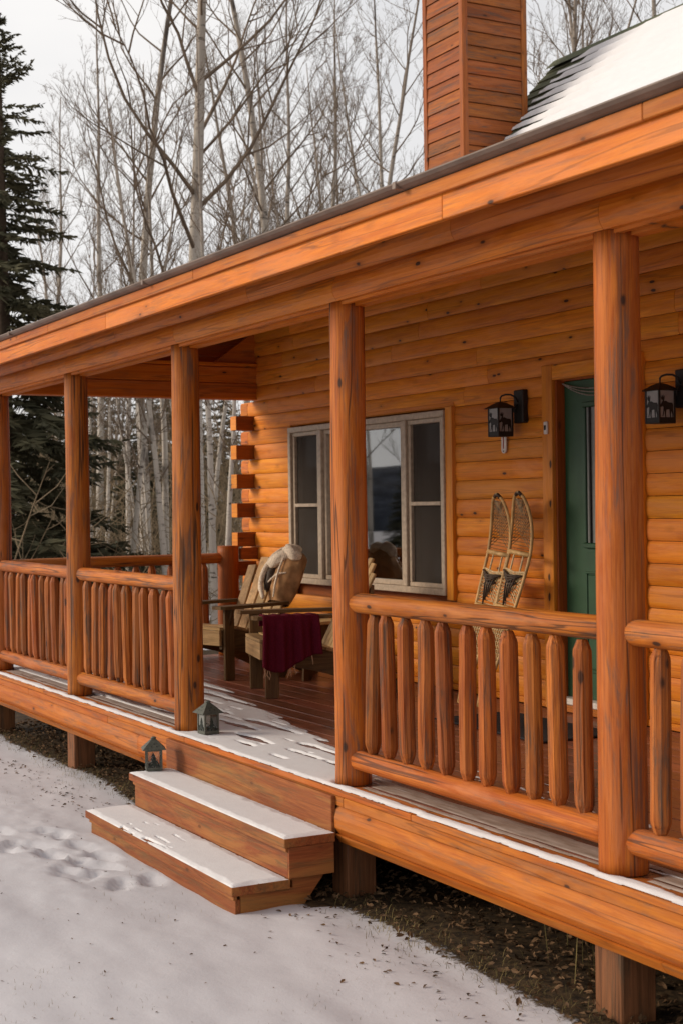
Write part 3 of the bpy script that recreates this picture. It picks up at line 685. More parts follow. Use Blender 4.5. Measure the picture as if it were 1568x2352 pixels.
# ------------------------------------------------------------------ snow lying on porch and steps
def snow_sheet(name, x0, x1, y0, y1, zb, th, fn, nx, ny, label, mat='snow'):
    m = MB(); vv = {}
    def V(i, j):
        if (i, j) not in vv:
            x = x0 + (x1 - x0)*i/nx; y = y0 + (y1 - y0)*j/ny; h = fn(x, y)
            vv[(i, j)] = len(m.v); m.v.append((x, y, zb + th*max(0.05, min(1.0, h))))
        return vv[(i, j)]
    for i in range(nx):
        for j in range(ny):
            xm = x0 + (x1 - x0)*(i + 0.5)/nx; ym = y0 + (y1 - y0)*(j + 0.5)/ny
            if fn(xm, ym) > 0: m.f.append((V(i, j), V(i + 1, j), V(i + 1, j + 1), V(i, j + 1)))
    use = [0]*len(m.v)
    for f in m.f:
        for i in f: use[i] += 1
    m.v = [(v[0], v[1], zb + 0.0005 if use[i] < 4 else v[2]) for i, v in enumerate(m.v)]
    o = m.build(name, mat, None, True); return tag(o, label, 'snow', None, 'stuff')
def tread_fn(x0, x1, y0, y1, sd_):
    def f(x, y):
        e = min(x - x0, x1 - x, y - y0 + 0.01, (y1 - y)*0.7 + 0.006) + 0.011*fbm(x*7, y*7, sd_, 4) - 0.004
        h = e/0.035
        s = nz3(x*5 + 1, y*60, sd_ + 2)
        if fbm(x*2.3, y*2.3, sd_ + 8, 2) > 0.42 and s > 0.12: h -= 1.6*(s - 0.1)*4
        return h + 0.12*fbm(x*14, y*14, sd_ + 3, 2)
    return f
snow_sheet('step_snow', SX0 + 0.006, SX1 - 0.006, -0.398, -0.147, -0.1925, 0.011, tread_fn(SX0, SX1, -0.40, -0.145, 1), 330, 52, 'thin white snow on the upper porch step')
snow_sheet('step_snow', SX0 + 0.006, SX1 - 0.006, -0.653, -0.378, -0.3725, 0.011, tread_fn(SX0, SX1, -0.655, -0.376, 5), 330, 52, 'thin white snow on the lower porch step')
PITCH = 0.142
def deck_fn(x, y):
    for px in POSTX:
        if (x - px)**2 + y*y < 0.088**2: return -1
    j = (y + 0.125)/PITCH; fj = j - math.floor(j); jd = min(fj, 1 - fj)*PITCH; jn = round(j)
    bay = -2*S + 0.0 < x < -S
    if y < -0.066 + 0.020*fbm(x*3, 1, 0, 4) + (0.03 if bay else 0.0): return (y + 0.118 + 0.012*fbm(x*6, 7, 3, 4))/0.02
    if bay or y > 0.09:
        lim = 0.10 + 0.02*fbm(x*2, 4) if x > -1.93 else 0.44 + (-2.9 - x)*0.19
        if x > -1.93 and y > 0.1:
            return 0.3*fbm(x*6, y*16, 2, 3) - 0.155 - 0.25*abs(y - 0.55)
        e = (lim - y)/0.05 + 1.3*fbm(x*1.6, y*9, 4, 3)
        g = 1.0
        if jn > 0: 
            q = fbm(x*1.5 + jn*5.1, jn*3.7, 6, 3) - 0.10 + 0.9*max(0, y - 0.1)
            if q > 0: g = (jd - 0.006 - 0.034*min(1.0, q*2.0))/0.006
        if fbm(x*3.0, y*24, 11, 3) > 0.62: g = min(g, -0.5)
        return min(e, g)
    return -1
snow_sheet('deck_snow', XC - 0.1, XE, -0.123, 1.6, 0.0005, 0.010, deck_fn, 700, 230, 'thin white snow drifted over the porch deck boards')
def frost_fn(x, y):
    bay = -2*S + 0.07 < x < -S - 0.07
    if bay or y < -0.02 + 0.012*fbm(x*3, 8, 0, 3) or y > 0.16: return -1
    for px in POSTX:
        if (x - px)**2 + y*y < 0.13**2 + 0.01*fbm(x*6, y*6): return -1
    j = (y + 0.125)/PITCH; fj = j - math.floor(j); jd = min(fj, 1 - fj)*PITCH
    return 1.0 if jd > 0.004 + 0.012*(fbm(x*1.8, 2, 5, 2) + 0.3) else -1
snow_sheet('deck_frost', XC, XE, -0.05, 0.2, 0.0005, 0.003, frost_fn, 500, 40, 'greyish dusting of frost under the porch railing', 'thin_frost')

# ------------------------------------------------------------------ metal candle lanterns
def tree_poly(m, x0, y, z0, w, h, flip=False):
    """thin cut-out fir silhouette in the XZ plane"""
    t = 0.0012
    for a, b, ww in ((0.12, 0.48, 1.0), (0.36, 0.72, 0.76), (0.6, 1.0, 0.5)):
        m.prism([(x0 - w/2*ww, z0 + h*a), (x0 + w/2*ww, z0 + h*a), (x0, z0 + h*b)], 'Y', y - t, y + t)
    m.prism([(x0 - w*0.07, z0), (x0 + w*0.07, z0), (x0 + w*0.07, z0 + h*0.15), (x0 - w*0.07, z0 + h*0.15)], 'Y', y - t*1.3, y + t*1.3)
def candle_lantern(loc, rz, label, scale=1.0):
    t = thing('candle_lantern', loc, rz, label, 'lantern', None); t.scale = (scale,)*3
    b = 0.050
    local('base', MB().box(-b, b, -b, b, 0, 0.008, 0.001).mesh('base', 'lantern_green'), t)
    for sx in (-1, 1):
        for sy in (-1, 1):
            local('corner_post', MB().box(min(sx*b, sx*(b - 0.011)), max(sx*b, sx*(b - 0.011)), min(sy*b, sy*(b - 0.011)), max(sy*b, sy*(b - 0.011)), 0.008, 0.128).mesh('corner_post', 'lantern_green'), t)
    for z0, z1 in ((0.0081, 0.020), (0.118, 0.1285)):
        m = MB(); m.box(-b + 0.011, b - 0.011, -b + 0.0005, -b + 0.003, z0, z1).box(-b + 0.011, b - 0.011, b - 0.003, b - 0.0005, z0, z1)
        m.box(-b + 0.0005, -b + 0.003, -b + 0.011, b - 0.011, z0, z1).box(b - 0.003, b - 0.0005, -b + 0.011, b - 0.011, z0, z1)
        local('band', m.mesh('band', 'lantern_green'), t)
    for k in range(4):
        m = MB(); tree_poly(m, 0.0, -b + 0.002, 0.020, 0.052, 0.082); tree_poly(m, -0.025, -b + 0.002, 0.019, 0.022, 0.035); tree_poly(m, 0.026, -b + 0.002, 0.019, 0.022, 0.03)
        o = local('fir_cutout', m.mesh('fir_cutout', 'lantern_dark'), t); o.rotation_euler = (0, 0, k*PI/2)
        o = local('pane', MB().box(-b + 0.011, b - 0.011, -b + 0.005, -b + 0.006, 0.0085, 0.128).mesh('pane', 'clear_glass' if k % 2 else 'frosted_pane'), t); o.rotation_euler = (0, 0, k*PI/2)
    e = 0.073
    m = MB(); m.add([(-e, -e, 0.129), (e, -e, 0.129), (e, e, 0.129), (-e, e, 0.129), (-0.014, -0.014, 0.190), (0.014, -0.014, 0.190), (0.014, 0.014, 0.190), (-0.014, 0.014, 0.190)],
        [(3, 2, 1, 0), (0, 1, 5, 4), (1, 2, 6, 5), (2, 3, 7, 6), (3, 0, 4, 7), (4, 5, 6, 7)])
    rf = local('roof', m.mesh('roof', 'lantern_green'), t)
    m = MB()
    sl = math.atan2(0.061, 0.059)
    for k in range(4):
        for (u, s_) in ((0, 0.55), (-0.016, 0.33), (0.016, 0.33)):
            yy = -e + 0.059*s_ - 0.0006; zz = 0.129 + 0.061*s_ + 0.0006
            c = Vector((u, yy, zz)); n = Vector((0, -0.061, 0.059)).normalized(); aa = Vector((1, 0, 0)); bb = n.cross(aa)
            pts = [Matrix.Rotation(k*PI/2, 3, 'Z') @ (c + (aa*math.cos(q*PI/3) + bb*math.sin(q*PI/3))*0.0048) for q in range(6)]
            m.add(pts, [tuple(range(6))])
    local('vent_hole', m.mesh('vent_hole', 'lantern_dark'), rf)
    local('cap', MB().tube([(0, 0, 0.1905), (0, 0, 0.199), (0, 0, 0.204)], [0.015, 0.017, 0.008], 10).mesh('cap', 'lantern_green', True), t)
    local('candle', MB().tube([(0, 0, 0.0085), (0, 0, 0.05)], 0.018, 10).mesh('candle', 'white_plastic', True), t)
    return t
candle_lantern((-3.605, 0.012, 0.0135), math.radians(4), 'green metal candle lantern with fir cutouts standing on the deck beside a post', 0.90)
candle_lantern((-3.715, -0.272, -0.178), math.radians(-17), 'green metal candle lantern with fir cutouts standing on the upper porch step', 0.90)

# ------------------------------------------------------------------ wall lanterns with moose panels
MOOSE = [(-0.50, 0.02), (-0.44, 0.10), (-0.36, 0.16), (-0.30, 0.24), (-0.40, 0.26), (-0.46, 0.38), (-0.40, 0.33), (-0.36, 0.44), (-0.32, 0.34), (-0.27, 0.46), (-0.25, 0.33), (-0.17, 0.42), (-0.20, 0.27), (-0.22, 0.20),
         (-0.10, 0.22), (0.10, 0.16), (0.36, 0.15), (0.44, 0.06), (0.42, -0.10), (0.46, -0.28), (0.44, -0.48), (0.38, -0.48), (0.38, -0.30), (0.30, -0.14), (0.26, -0.30), (0.28, -0.48), (0.22, -0.48), (0.19, -0.28), (0.16, -0.10),
         (-0.06, -0.12), (-0.10, -0.30), (-0.06, -0.48), (-0.12, -0.48), (-0.17, -0.28), (-0.18, -0.12), (-0.24, -0.24), (-0.30, -0.38), (-0.34, -0.36), (-0.28, -0.18), (-0.26, -0.02), (-0.34, 0.02), (-0.44, -0.03)]
def wall_lantern(x, label):
    t = thing('wall_lantern', (x, YW - 0.018, 1.70), 0, label, 'lantern', 'wall lanterns beside the door')
    ly = -0.115; b = 0.058
    local('backplate', MB().box(0.018, 0.118, -0.028, 0.018, 0.085, 0.295, 0.006).mesh('backplate', 'black_iron'), t)
    local('hook_arm', MB().tube([(0.068, -0.028, 0.215), (0.066, -0.045, 0.248), (0.052, -0.070, 0.264), (0.03, -0.095, 0.266), (0.008, -0.112, 0.258), (0.0, ly, 0.246), (0.0, ly, 0.240)], 0.006, 7).tube([(0.068, -0.03, 0.2), (0.068, -0.06, 0.18), (0.068, -0.055, 0.15)], 0.006, 6).mesh('hook_arm', 'black_iron', True), t)
    local('base', MB().box(-b, b, ly - b, ly + b, 0.0, 0.008, 0.001).mesh('base', 'black_iron'), t)
    for sx in (-1, 1):
        for sy in (-1, 1):
            cx, cy = sx*(b - 0.005), ly + sy*(b - 0.005)
            local('corner_post', MB().box(cx - 0.005, cx + 0.005, cy - 0.005, cy + 0.005, 0.008, 0.178).mesh('corner_post', 'black_iron'), t)
    for k in range(4):
        R_ = Matrix.Translation((0, ly, 0)) @ Matrix.Rotation(k*PI/2, 4, 'Z')
        p = local('pane', MB().box(-b + 0.01, b - 0.01, -b + 0.004, -b + 0.006, 0.008, 0.178).xf(R_).mesh('pane', 'mica_glass'), t)
        m = MB(); sc_ = 0.115
        m.prism([(q[0]*sc_*0.84, 0.09 + q[1]*sc_*1.25) for q in MOOSE], 'Y', -b + 0.0015, -b + 0.0032)
        m.box(-b + 0.01, b - 0.01, -b + 0.0014, -b + 0.0034, 0.008, 0.032).xf(R_)
        local('moose_cutout', m.mesh('moose_cutout', 'black_iron'), p)
    e = 0.078
    local('roof', MB().add([(-e, ly - e, 0.178), (e, ly - e, 0.178), (e, ly + e, 0.178), (-e, ly + e, 0.178), (-0.03, ly - 0.03, 0.212), (0.03, ly - 0.03, 0.212), (0.03, ly + 0.03, 0.212), (-0.03, ly + 0.03, 0.212), (-0.008, ly - 0.008, 0.222), (0.008, ly - 0.008, 0.222), (0.008, ly + 0.008, 0.222), (-0.008, ly + 0.008, 0.222)],
        [(3, 2, 1, 0), (0, 1, 5, 4), (1, 2, 6, 5), (2, 3, 7, 6), (3, 0, 4, 7), (4, 5, 9, 8), (5, 6, 10, 9), (6, 7, 11, 10), (7, 4, 8, 11), (8, 9, 10, 11)]).mesh('roof', 'black_iron'), t)
    local('hanging_loop', MB().tube([(0, ly, 0.22), (0, ly, 0.242)], 0.0045, 6).mesh('hanging_loop', 'black_iron'), t)
    local('bulb', MB().tube([(0, ly, 0.009), (0, ly, 0.05), (0, ly, 0.08), (0, ly, 0.10)], [0.012, 0.013, 0.02, 0.006], 8).mesh('bulb', 'white_plastic', True), t)
    return t
wall_lantern(-3.755, 'black iron moose panel wall lantern between the window and the door')
wall_lantern(-2.235, 'black iron moose panel wall lantern on the wall past the door')

th = thing('thermometer', (-3.885, YW - 0.016, 1.60), 0, 'pale strip thermometer on the log wall under the moose lantern', 'thermometer')
local('plate', MB().prism([(-0.026, 0.018), (-0.016, 0.004), (0, 0), (0.016, 0.004), (0.026, 0.018), (0.026, 0.115), (0.016, 0.13), (-0.016, 0.13), (-0.026, 0.115)], 'Y', -0.006, 0.002).mesh('plate', 'white_plastic'), th)
local('tube', MB().tube([(0, -0.008, 0.03), (0, -0.008, 0.11)], 0.0035, 6).mesh('tube', 'red_tint'), th)
local('screw', MB().tube([(0, -0.0055, 0.014), (0, -0.009, 0.014)], 0.005, 6).mesh('screw', 'black_iron'), th)
db = thing('doorbell', (-3.40, YW - 0.035, 1.70), 0, 'small white doorbell on the orange door casing', 'doorbell')
local('housing', MB().box(-0.018, 0.018, -0.014, 0.0, 0, 0.078, 0.004).mesh('housing', 'white_plastic'), db)
local('button', MB().box(-0.009, 0.009, -0.018, -0.0135, 0.025, 0.055, 0.002).mesh('button', 'black_iron'), db)
gl = MB()
for k in range(3):
    pts = [(-3.32 + 0.68*u, YW + 0.025, 2.008 - (0.05 + 0.022*k)*4*u*(1 - u)) for u in [i/26 for i in range(27)]]
    for i in range(26):
        a, b = Vector(pts[i]), Vector(pts[i + 1]); gl.tube([a.lerp(b, 0.1), a.lerp(b, 0.9)], 0.0035, 5)
o = gl.build('chain_garland', 'chain'); tag(o, 'thin pale chain garland swagged across the top of the green door', 'garland')
o = MB().box(-3.42, -2.36, 1.38, 1.92, 0.0005, 0.012, 0.004).build('door_mat', 'mat_rubber'); tag(o, 'dark rubber mat on the deck before the green door', 'doormat')

# ------------------------------------------------------------------ snowshoes leaning on the wall
def snowshoe(base, top, right, label):
    """base/top points; v runs up the shoe, toe curls away from the wall"""
    B, T, Rr = Vector(base), Vector(top), Vector(right).normalized()
    t = thing('snowshoe', base, 0, label, 'snowshoe', 'pair of snowshoes leaning on the wall')
    Vd = (T - B); L = Vd.length; Vd.normalize(); N = Rr.cross(Vd).normalized()
    if N.y > 0: N = -N
    def half(v):
        if v < 0.30: return 0.006 + 0.080*math.sin(v/0.30*PI/2)**1.3*0.95
        if v < 0.72: return 0.082 + 0.034*math.sin((v - 0.30)/0.42*PI/2)
        q = (v - 0.72)/0.28; return 0.116*math.sqrt(max(0.0, 1 - q**2.3))
    def P(u, v, h=0.0):
        cur = 0.13*max(0.0, (v - 0.66)/0.34)**2
        return B + Vd*(v*L - cur*0.25) + Rr*(u*half(v)) + N*(cur + h)
    vs_ = [i/46 for i in range(47)]
    pts = [P(-1, v) for v in vs_] + [P(1, v) for v in vs_[::-1]]
    link('frame', MB().tube(pts, 0.0105, 7).mesh('frame', 'snowshoe_wood', True), t)
    for v in (0.46, 0.715): link('crossbar', MB().tube([P(-1, v), P(1, v)], 0.016, 6).mesh('crossbar', 'snowshoe_wood', True), t)
    m = MB()
    def lace(a, b, step, r, skip=None):
        v = a
        while v < b:
            for sgn in (1, -1):
                v2 = min(v + 0.13, b)
                m.tube([P(-sgn*0.98, v, 0.003*sgn), P(0, (v + v2)/2, -0.003*sgn), P(sgn*0.98, v2, 0.003*sgn)], r, 3, False)
            m.tube([P(-0.98, v), P(0.98, v)], r, 3, False); v += step
    lace(0.735, 0.97, 0.0160, 0.0027)
    link('toe_lacing', m.mesh('toe_lacing', 'rawhide'), t); m.v = []; m.f = []
    lace(0.10, 0.44, 0.0170, 0.0038); lace(0.475, 0.625, 0.0165, 0.0042)
    for u in (-0.45, 0.45):
        m.tube([P(u, 0.62), P(u*0.95, 0.715)], 0.006, 5, False)
    m.tube([P(-0.97, 0.635), P(0, 0.625), P(0.97, 0.635)], 0.007, 5, False)
    link('lacing', m.mesh('lacing', 'rawhide_pale'), t)
    m = MB(); 
    for k in range(4):
        v = 0.625 - 0.012*k; m.tube([P(-0.9 + 0.12*k, v, 0.012), P(0.1*(k - 3), v - 0.02, 0.024), P(0.85 - 0.1*k, v - 0.01 + 0.01*(k % 3), 0.012)], 0.008, 5)
    for k in range(4): m.tube([P(-0.3 + 0.25*k, 0.61, 0.018), P(-0.25 + 0.2*k, 0.56, 0.026), P(-0.1 + 0.1*k, 0.47 + 0.02*k, 0.014)], 0.006, 5)
    link('harness', m.mesh('harness', 'leather', True), t)
    link('toe_binding', MB().tube([P(-0.8, 0.985), P(-0.4, 0.997), P(0.4, 0.997), P(0.8, 0.985)], 0.0125, 7).mesh('toe_binding', 'leather', True), t)
    return t
snowshoe((-3.84, 1.83, 0.018), (-3.68, 2.165, 1.335), (1, -0.02, -0.10), 'wooden snowshoe with rawhide lacing leaning nearer the window')
snowshoe((-3.62, 1.83, 0.018), (-3.45, 2.165, 1.345), (1, -0.02, -0.10), 'wooden snowshoe with rawhide lacing leaning nearer the green door')

# ------------------------------------------------------------------ adirondack chairs
def adirondack(loc, rz, label):
    t = thing('adirondack_chair', loc, rz, label, 'chair', 'adirondack chairs on the porch')
    L = lambda n, m, mat, sm=False: local(n, m.mesh(n, mat, sm), t)
    for sx in (-1, 1):
        a, b = sorted((sx*0.275, sx*0.30)); L('leg', MB().box(a, b, 0.0, 0.092, 0, 0.525, 0.003), 'chair_Z')
        a, b = sorted((sx*0.245, sx*0.272))
        L('stringer', MB().prism([(-0.01, 0.23), (-0.01, 0.365), (0.10, 0.372), (0.30, 0.33), (0.52, 0.265), (0.78, 0.165), (0.93, 0.075), (0.945, 0.03), (0.93, 0.0), (0.80, 0.0), (0.70, 0.045), (0.58, 0.095), (0.40, 0.155), (0.2, 0.20)][::-1], 'X', a, b), 'chair_Y')
        a, b = sorted((sx*0.235, sx*0.37)); s_ = 1 if sx > 0 else -1
        L('armrest', MB().prism([(s_*0.235, -0.07), (s_*0.255, -0.085), (s_*0.35, -0.085), (s_*0.372, -0.06), (s_*0.372, 0.30), (s_*0.33, 0.62), (s_*0.28, 0.66), (s_*0.262, 0.66), (s_*0.25, 0.3)][::s_], 'Z', 0.526, 0.550), 'chair_Y')
        a, b = sorted((sx*0.3005, sx*0.345)); L('arm_bracket', MB().prism([(a, 0.525), (b, 0.525), (a if sx > 0 else b, 0.40)], 'Y', 0.035, 0.058), 'chair_Z')
    L('apron', MB().box(-0.272, 0.272, -0.032, -0.0105, 0.255, 0.365, 0.003), 'slat_X')
    ys = [(-0.03, 0.366), (0.06, 0.372), (0.15, 0.366), (0.24, 0.348), (0.33, 0.326), (0.42, 0.302)]
    for i, (y, z) in enumerate(ys):
        z2 = z - (0.0 if i < 2 else 0.02)
        L('seat_slat', MB().prism([(y, z + 0.003), (y + 0.08, z2 + 0.003), (y + 0.08, z2 + 0.023), (y, z + 0.023)][::-1], 'X', -0.272, 0.272), 'slat_X')
    lean = math.radians(27)
    hs_ = [0.66, 0.73, 0.765, 0.73, 0.66]
    for i in range(5):
        u = (i - 2)*0.102; fan = (i - 2)*0.035
        m = MB().box(-0.046, 0.046, -0.010, 0.010, 0.0, hs_[i], 0.005)
        m.xf(Matrix.Translation((u*0.93, 0.47, 0.225)) @ Matrix.Rotation(-lean, 4, 'X') @ Matrix.Rotation(fan, 4, 'Y')); L('back_slat', m, 'slat_Z')
    for h in (0.28, 0.55):
        c = Matrix.Translation((0, 0.47, 0.225)) @ Matrix.Rotation(-lean, 4, 'X') @ Vector((0, 0.024, h))
        L('back_brace', MB().box(-0.27, 0.27, c.y - 0.010, c.y + 0.018, c.z - 0.03, c.z + 0.03, 0.003), 'chair_X')
    return t
# chair with the jacket, chair with the blanket
chA = adirondack((-6.205, 1.07, 0.001), math.radians(17), 'weathered adirondack chair with a shearling jacket over its back')
chB = adirondack((-5.13, 1.04, 0.001), math.radians(-15), 'weathered adirondack chair with a burgundy blanket over its arm')
# low table between the chairs
tb = thing('side_table', (-5.78, 1.78, 0.001), math.radians(10), 'low wooden side table with arched ends between the adirondack chairs', 'table')
local('tabletop', MB().box(-0.2, 0.2, -0.2, 0.2, 0.40, 0.425, 0.004).mesh('tabletop', 'slat_X'), tb)
for sx in (-0.17, 0.15):
    pts = [(-0.19, 0.0), (-0.12, 0.0)] + [(-0.12 + 0.24*i/8, 0.12*math.sin(PI*i/8)) for i in range(1, 8)] + [(0.12, 0.0), (0.19, 0.0), (0.17, 0.398), (-0.17, 0.398)]
    local('end_panel', MB().prism(pts, 'X', sx, sx + 0.022).mesh('end_panel', 'chair_Z'), tb)
mug = thing('book', (-5.82, 1.72, 0.4265), math.radians(24), 'small red and white book lying on the low side table', 'book')
local('cover', MB().box(-0.09, 0.09, -0.065, 0.065, 0.0, 0.012, 0.002).mesh('cover', 'red_tint'), mug)
local('pages', MB().box(-0.085, 0.085, -0.06, 0.06, 0.0125, 0.026, 0.001).mesh('pages', 'white_plastic'), mug)

# ---- burgundy blanket over the near arm of chair B (local frame of the chair)
MA = pmat(chA); MBt = pmat(chB)
bl = thing('blanket', tuple(MBt @ Vector((0.305, 0.2, 0.55))), chB.rotation_euler.z, 'burgundy wool blanket draped over a chair arm', 'blanket')
def blk(u, v):     # u along the arm, v across: from inner side over the top and down outside
    y = -0.03 + 0.38*u
    s = v*(0.50 + 0.035*math.sin(u*5.0 + 0.6)) - 0.08
    fold = 0.012*math.sin(u*19 + 1.0) + 0.007*math.sin(u*41)
    if s < 0: x = 0.255 + s*0.15; z = 0.556 + s*0.95
    elif s < 0.13: x = 0.255 + s; z = 0.558 + 0.003*math.sin(u*30)
    else:
        d = s - 0.13; k = min(1, d/0.1); x = 0.389 + 0.006*k + fold*k*1.2 + 0.012*d; z = 0.552 - d*(1.0 + 0.16*math.sin(u*3.0 + 0.4)); y += d*(0.10*(u - 0.35))
    return tuple(MBt @ Vector((x, y, z)))
m = MB().grid(blk, 40, 40); o = m.build('cloth', 'burgundy', bl, True)
md = o.modifiers.new('thick', 'SOLIDIFY'); md.thickness = 0.008; md.offset = 1
m = MB()
for i in (1, 2, 4, 5, 17, 18, 19, 21, 22, 33):
    a = Vector(blk(i/40, 1.0)); m.tube([a, a + Vector((random.uniform(-.01, .01), random.uniform(-.01, .01), -0.03)), a + Vector((random.uniform(-.02, .02), random.uniform(-.02, .02), -0.06))], [0.003, 0.0035, 0.0015], 5)
m.build('fringe', 'fringe', bl)

# ---- shearling jacket over the back of chair A
jk = thing('jacket', tuple(MA @ Vector((0.20, 0.75, 0.85))), chA.rotation_euler.z, 'tan suede jacket with cream shearling collar hung over a chair back', 'jacket')
lean = math.radians(27)
BM = MA @ Matrix.Translation((0.0, 0.47, 0.225)) @ Matrix.Rotation(-lean, 4, 'X')      # frame of the back: x across, z up the back, -y towards the sitter
def jbody(u, v):    # closed tube round the top right of the back
    th = 2*PI*u; h = v
    w = 0.112*(0.78 + 0.30*math.sin(PI*min(1, (1 - h)*0.75 + 0.12)))*(1.0 if h < 0.86 else math.sqrt(max(0.02, 1 - ((h - 0.86)/0.14)**2)))
    dpt = 0.085*(0.8 + 0.35*math.sin(PI*h))*(1.0 if h < 0.86 else math.sqrt(max(0.02, 1 - ((h - 0.86)/0.14)**2)))
    n = 1 + 0.16*fbm(math.cos(th)*1.4 + 3, math.sin(th)*1.4 + h*2.2, 3, 3)
    return tuple(BM @ Vector((0.215 + 0.02*h + w*n*math.cos(th), -0.010 + dpt*n*math.sin(th), 0.335 + 0.44*h)))
MB().grid(jbody, 40, 30).build('body', 'suede', jk, True)
def curve(pts, n=24):
    out = []; P = [Vector(p) for p in pts]; P = [P[0]] + P + [P[-1]]
    for i in range(1, len(P) - 2):
        for k in range(n // (len(P) - 3) + 1):
            t = k/(n // (len(P) - 3) + 1); a, b, c, d = P[i - 1], P[i], P[i + 1], P[i + 2]
            out.append(0.5*((2*b) + (c - a)*t + (2*a - 5*b + 4*c - d)*t*t + (3*b - a - 3*c + d)*t*t*t))
    out.append(P[-2]); return out
J = lambda x, y, z: BM @ Vector((0.10 + x*0.8, y, z))
def fuzzy(pts, r, sd_):
    q = curve(pts, 30); n = len(q)
    return MB().tube(q, [r*(0.55 + 0.6*math.sin(PI*min(1, max(0, i/(n - 1))))**0.5)*(1 + 0.25*nz3(i*0.5, sd_)) for i in range(n)], 8)
def lump(c, rx, ry, rz, rot, sd_, amp=0.16):
    m = MB(); n, k = 22, 14; R_ = Matrix.Rotation(rot, 3, 'Y')
    for j in range(k + 1):
        ph = PI*j/k - PI/2
        for i in range(n):
            th_ = 2*PI*i/n; v = Vector((math.cos(th_)*math.cos(ph), math.sin(th_)*math.cos(ph), math.sin(ph))); q = 1 + amp*fbm(v.x*2 + sd_, v.y*2, v.z*2, 3)
            m.v.append(tuple(BM @ (Vector((0.10 + c[0]*0.8, c[1], c[2])) + R_ @ Vector((v.x*rx*q, v.y*ry*q, v.z*rz*q)))))
    for j in range(k):
        for i in range(n): m.f.append((j*n + i, j*n + (i + 1) % n, (j + 1)*n + (i + 1) % n, (j + 1)*n + i))
    return m
lump((0.075, -0.095, 0.675), 0.125, 0.055, 0.052, -0.62, 1).build('collar', 'shearling', jk, True)
lump((0.19, -0.075, 0.735), 0.10, 0.065, 0.055, 0.40, 4).build('collar', 'shearling', jk, True)
lump((0.10, -0.02, 0.785), 0.085, 0.055, 0.042, -0.15, 7).build('collar', 'shearling', jk, True)
lump((0.0, -0.065, 0.53), 0.045, 0.045, 0.12, 0.0, 9, 0.15).build('lining', 'leather', jk, True)
fuzzy([J(0.02, -0.05, 0.79), J(-0.03, -0.09, 0.70), J(-0.06, -0.11, 0.58), J(-0.04, -0.12, 0.46), J(0.02, -0.13, 0.39), J(0.07, -0.12, 0.33)], 0.020, 3).build('shearling_edge', 'shearling', jk, True)
fuzzy([J(0.15, -0.115, 0.70), J(0.155, -0.125, 0.58), J(0.17, -0.125, 0.46), J(0.18, -0.105, 0.35)], 0.0075, 4).build('seam', 'shearling', jk, True)
fuzzy([J(0.04, -0.108, 0.47), J(0.10, -0.122, 0.50), J(0.16, -0.125, 0.535), J(0.23, -0.095, 0.56)], 0.0075, 5).build('seam', 'shearling', jk, True)

# ------------------------------------------------------------------ trees
def ortho(d):
    a = d.orthogonal().normalized(); return a, d.cross(a)
def aspen(seed, Ht, r0, clear=0.28, spread=1.0, dens=1.0, fork=False):
    rnd = random.Random(seed); tk = MB(); br = MB()
    def trunk(base, d, L, r, n):
        pts = []; p = Vector(base); d = Vector(d).normalized()
        for i in range(n + 1):
            pts.append(p.copy()); d = (d + Vector((rnd.gauss(0, 0.022), rnd.gauss(0, 0.022), 0.03))).normalized(); p = p + d*(L/n)
        return pts, [r*(1 - 0.93*(i/n)**0.85) + 0.004 for i in range(n + 1)]
    stems = [trunk((0, 0, -0.3), (rnd.gauss(0, 0.03), rnd.gauss(0, 0.03), 1), Ht + 0.3, r0, 22)]
    if fork:
        b = stems[0][0][6]; stems.append(trunk(b, (rnd.choice((-1, 1))*0.13, 0.10, 1), Ht*0.66, r0*0.62, 16))
    for pts, rad in stems: tk.tube(pts, rad, 9)
    def twig(p, d, L, r, lev):
        n = (7, 5, 3, 2)[lev]; pts = [p.copy()]; q = p.copy(); d = d.normalized(); wob = (0.13, 0.16, 0.18, 0.1)[lev]
        for i in range(n):
            d = (d + Vector((rnd.gauss(0, wob), rnd.gauss(0, wob), rnd.gauss(0.12 if lev == 0 else 0.07, wob*0.7)))).normalized(); q = q + d*(L/n); pts.append(q.copy())
        br.tube(pts, [r*(1 - 0.8*i/n) for i in range(n + 1)], (5, 4, 3, 3)[lev], False)
        if lev < 3:
            cnt = int((8, 6, 4)[lev]*dens*(0.7 + 0.6*rnd.random()))
            for c in range(cnt):
                t = 0.22 + 0.78*rnd.random(); i = min(n - 1, int(t*n)); pp = pts[i].lerp(pts[i + 1], t*n - i)
                dd = (pts[i + 1] - pts[i]).normalized(); a, b = ortho(dd); th = rnd.uniform(0, 2*PI); ang = rnd.uniform(0.45, 0.95)
                nd = dd*math.cos(ang) + (a*math.cos(th) + b*math.sin(th))*math.sin(ang) + Vector((0, 0, 0.18))
                twig(pp, nd, L*rnd.uniform(0.32, 0.58)*(1.1 - 0.4*t), max(0.0032, r*0.42), lev + 1)
    for si, (pts, rad) in enumerate(stems):
        nb = int((27 if si == 0 else 15)*dens)
        for k in range(nb):
            t = clear + (0.97 - clear)*((k + rnd.random())/nb) if si == 0 else 0.12 + 0.85*((k + rnd.random())/nb)
            i = min(len(pts) - 2, int(t*(len(pts) - 1))); p = pts[i].lerp(pts[i + 1], t*(len(pts) - 1) - i)
            th = k*2.4 + rnd.gauss(0, 0.4); e = rnd.uniform(0.55, 1.12)
            d = Vector((math.cos(th)*math.cos(e), math.sin(th)*math.cos(e), math.sin(e)))
            if rnd.random() < 0.12: continue
            L = Ht*(0.21*(1 - t)**0.7 + 0.05)*rnd.uniform(0.65, 1.2)*spread
            twig(p, d, L, min(rad[i]*0.4, 0.005 + 0.0075*L), 0)
    return tk.mesh('trunk', 'birch_bark', True), br.mesh('branches', 'twig', False)
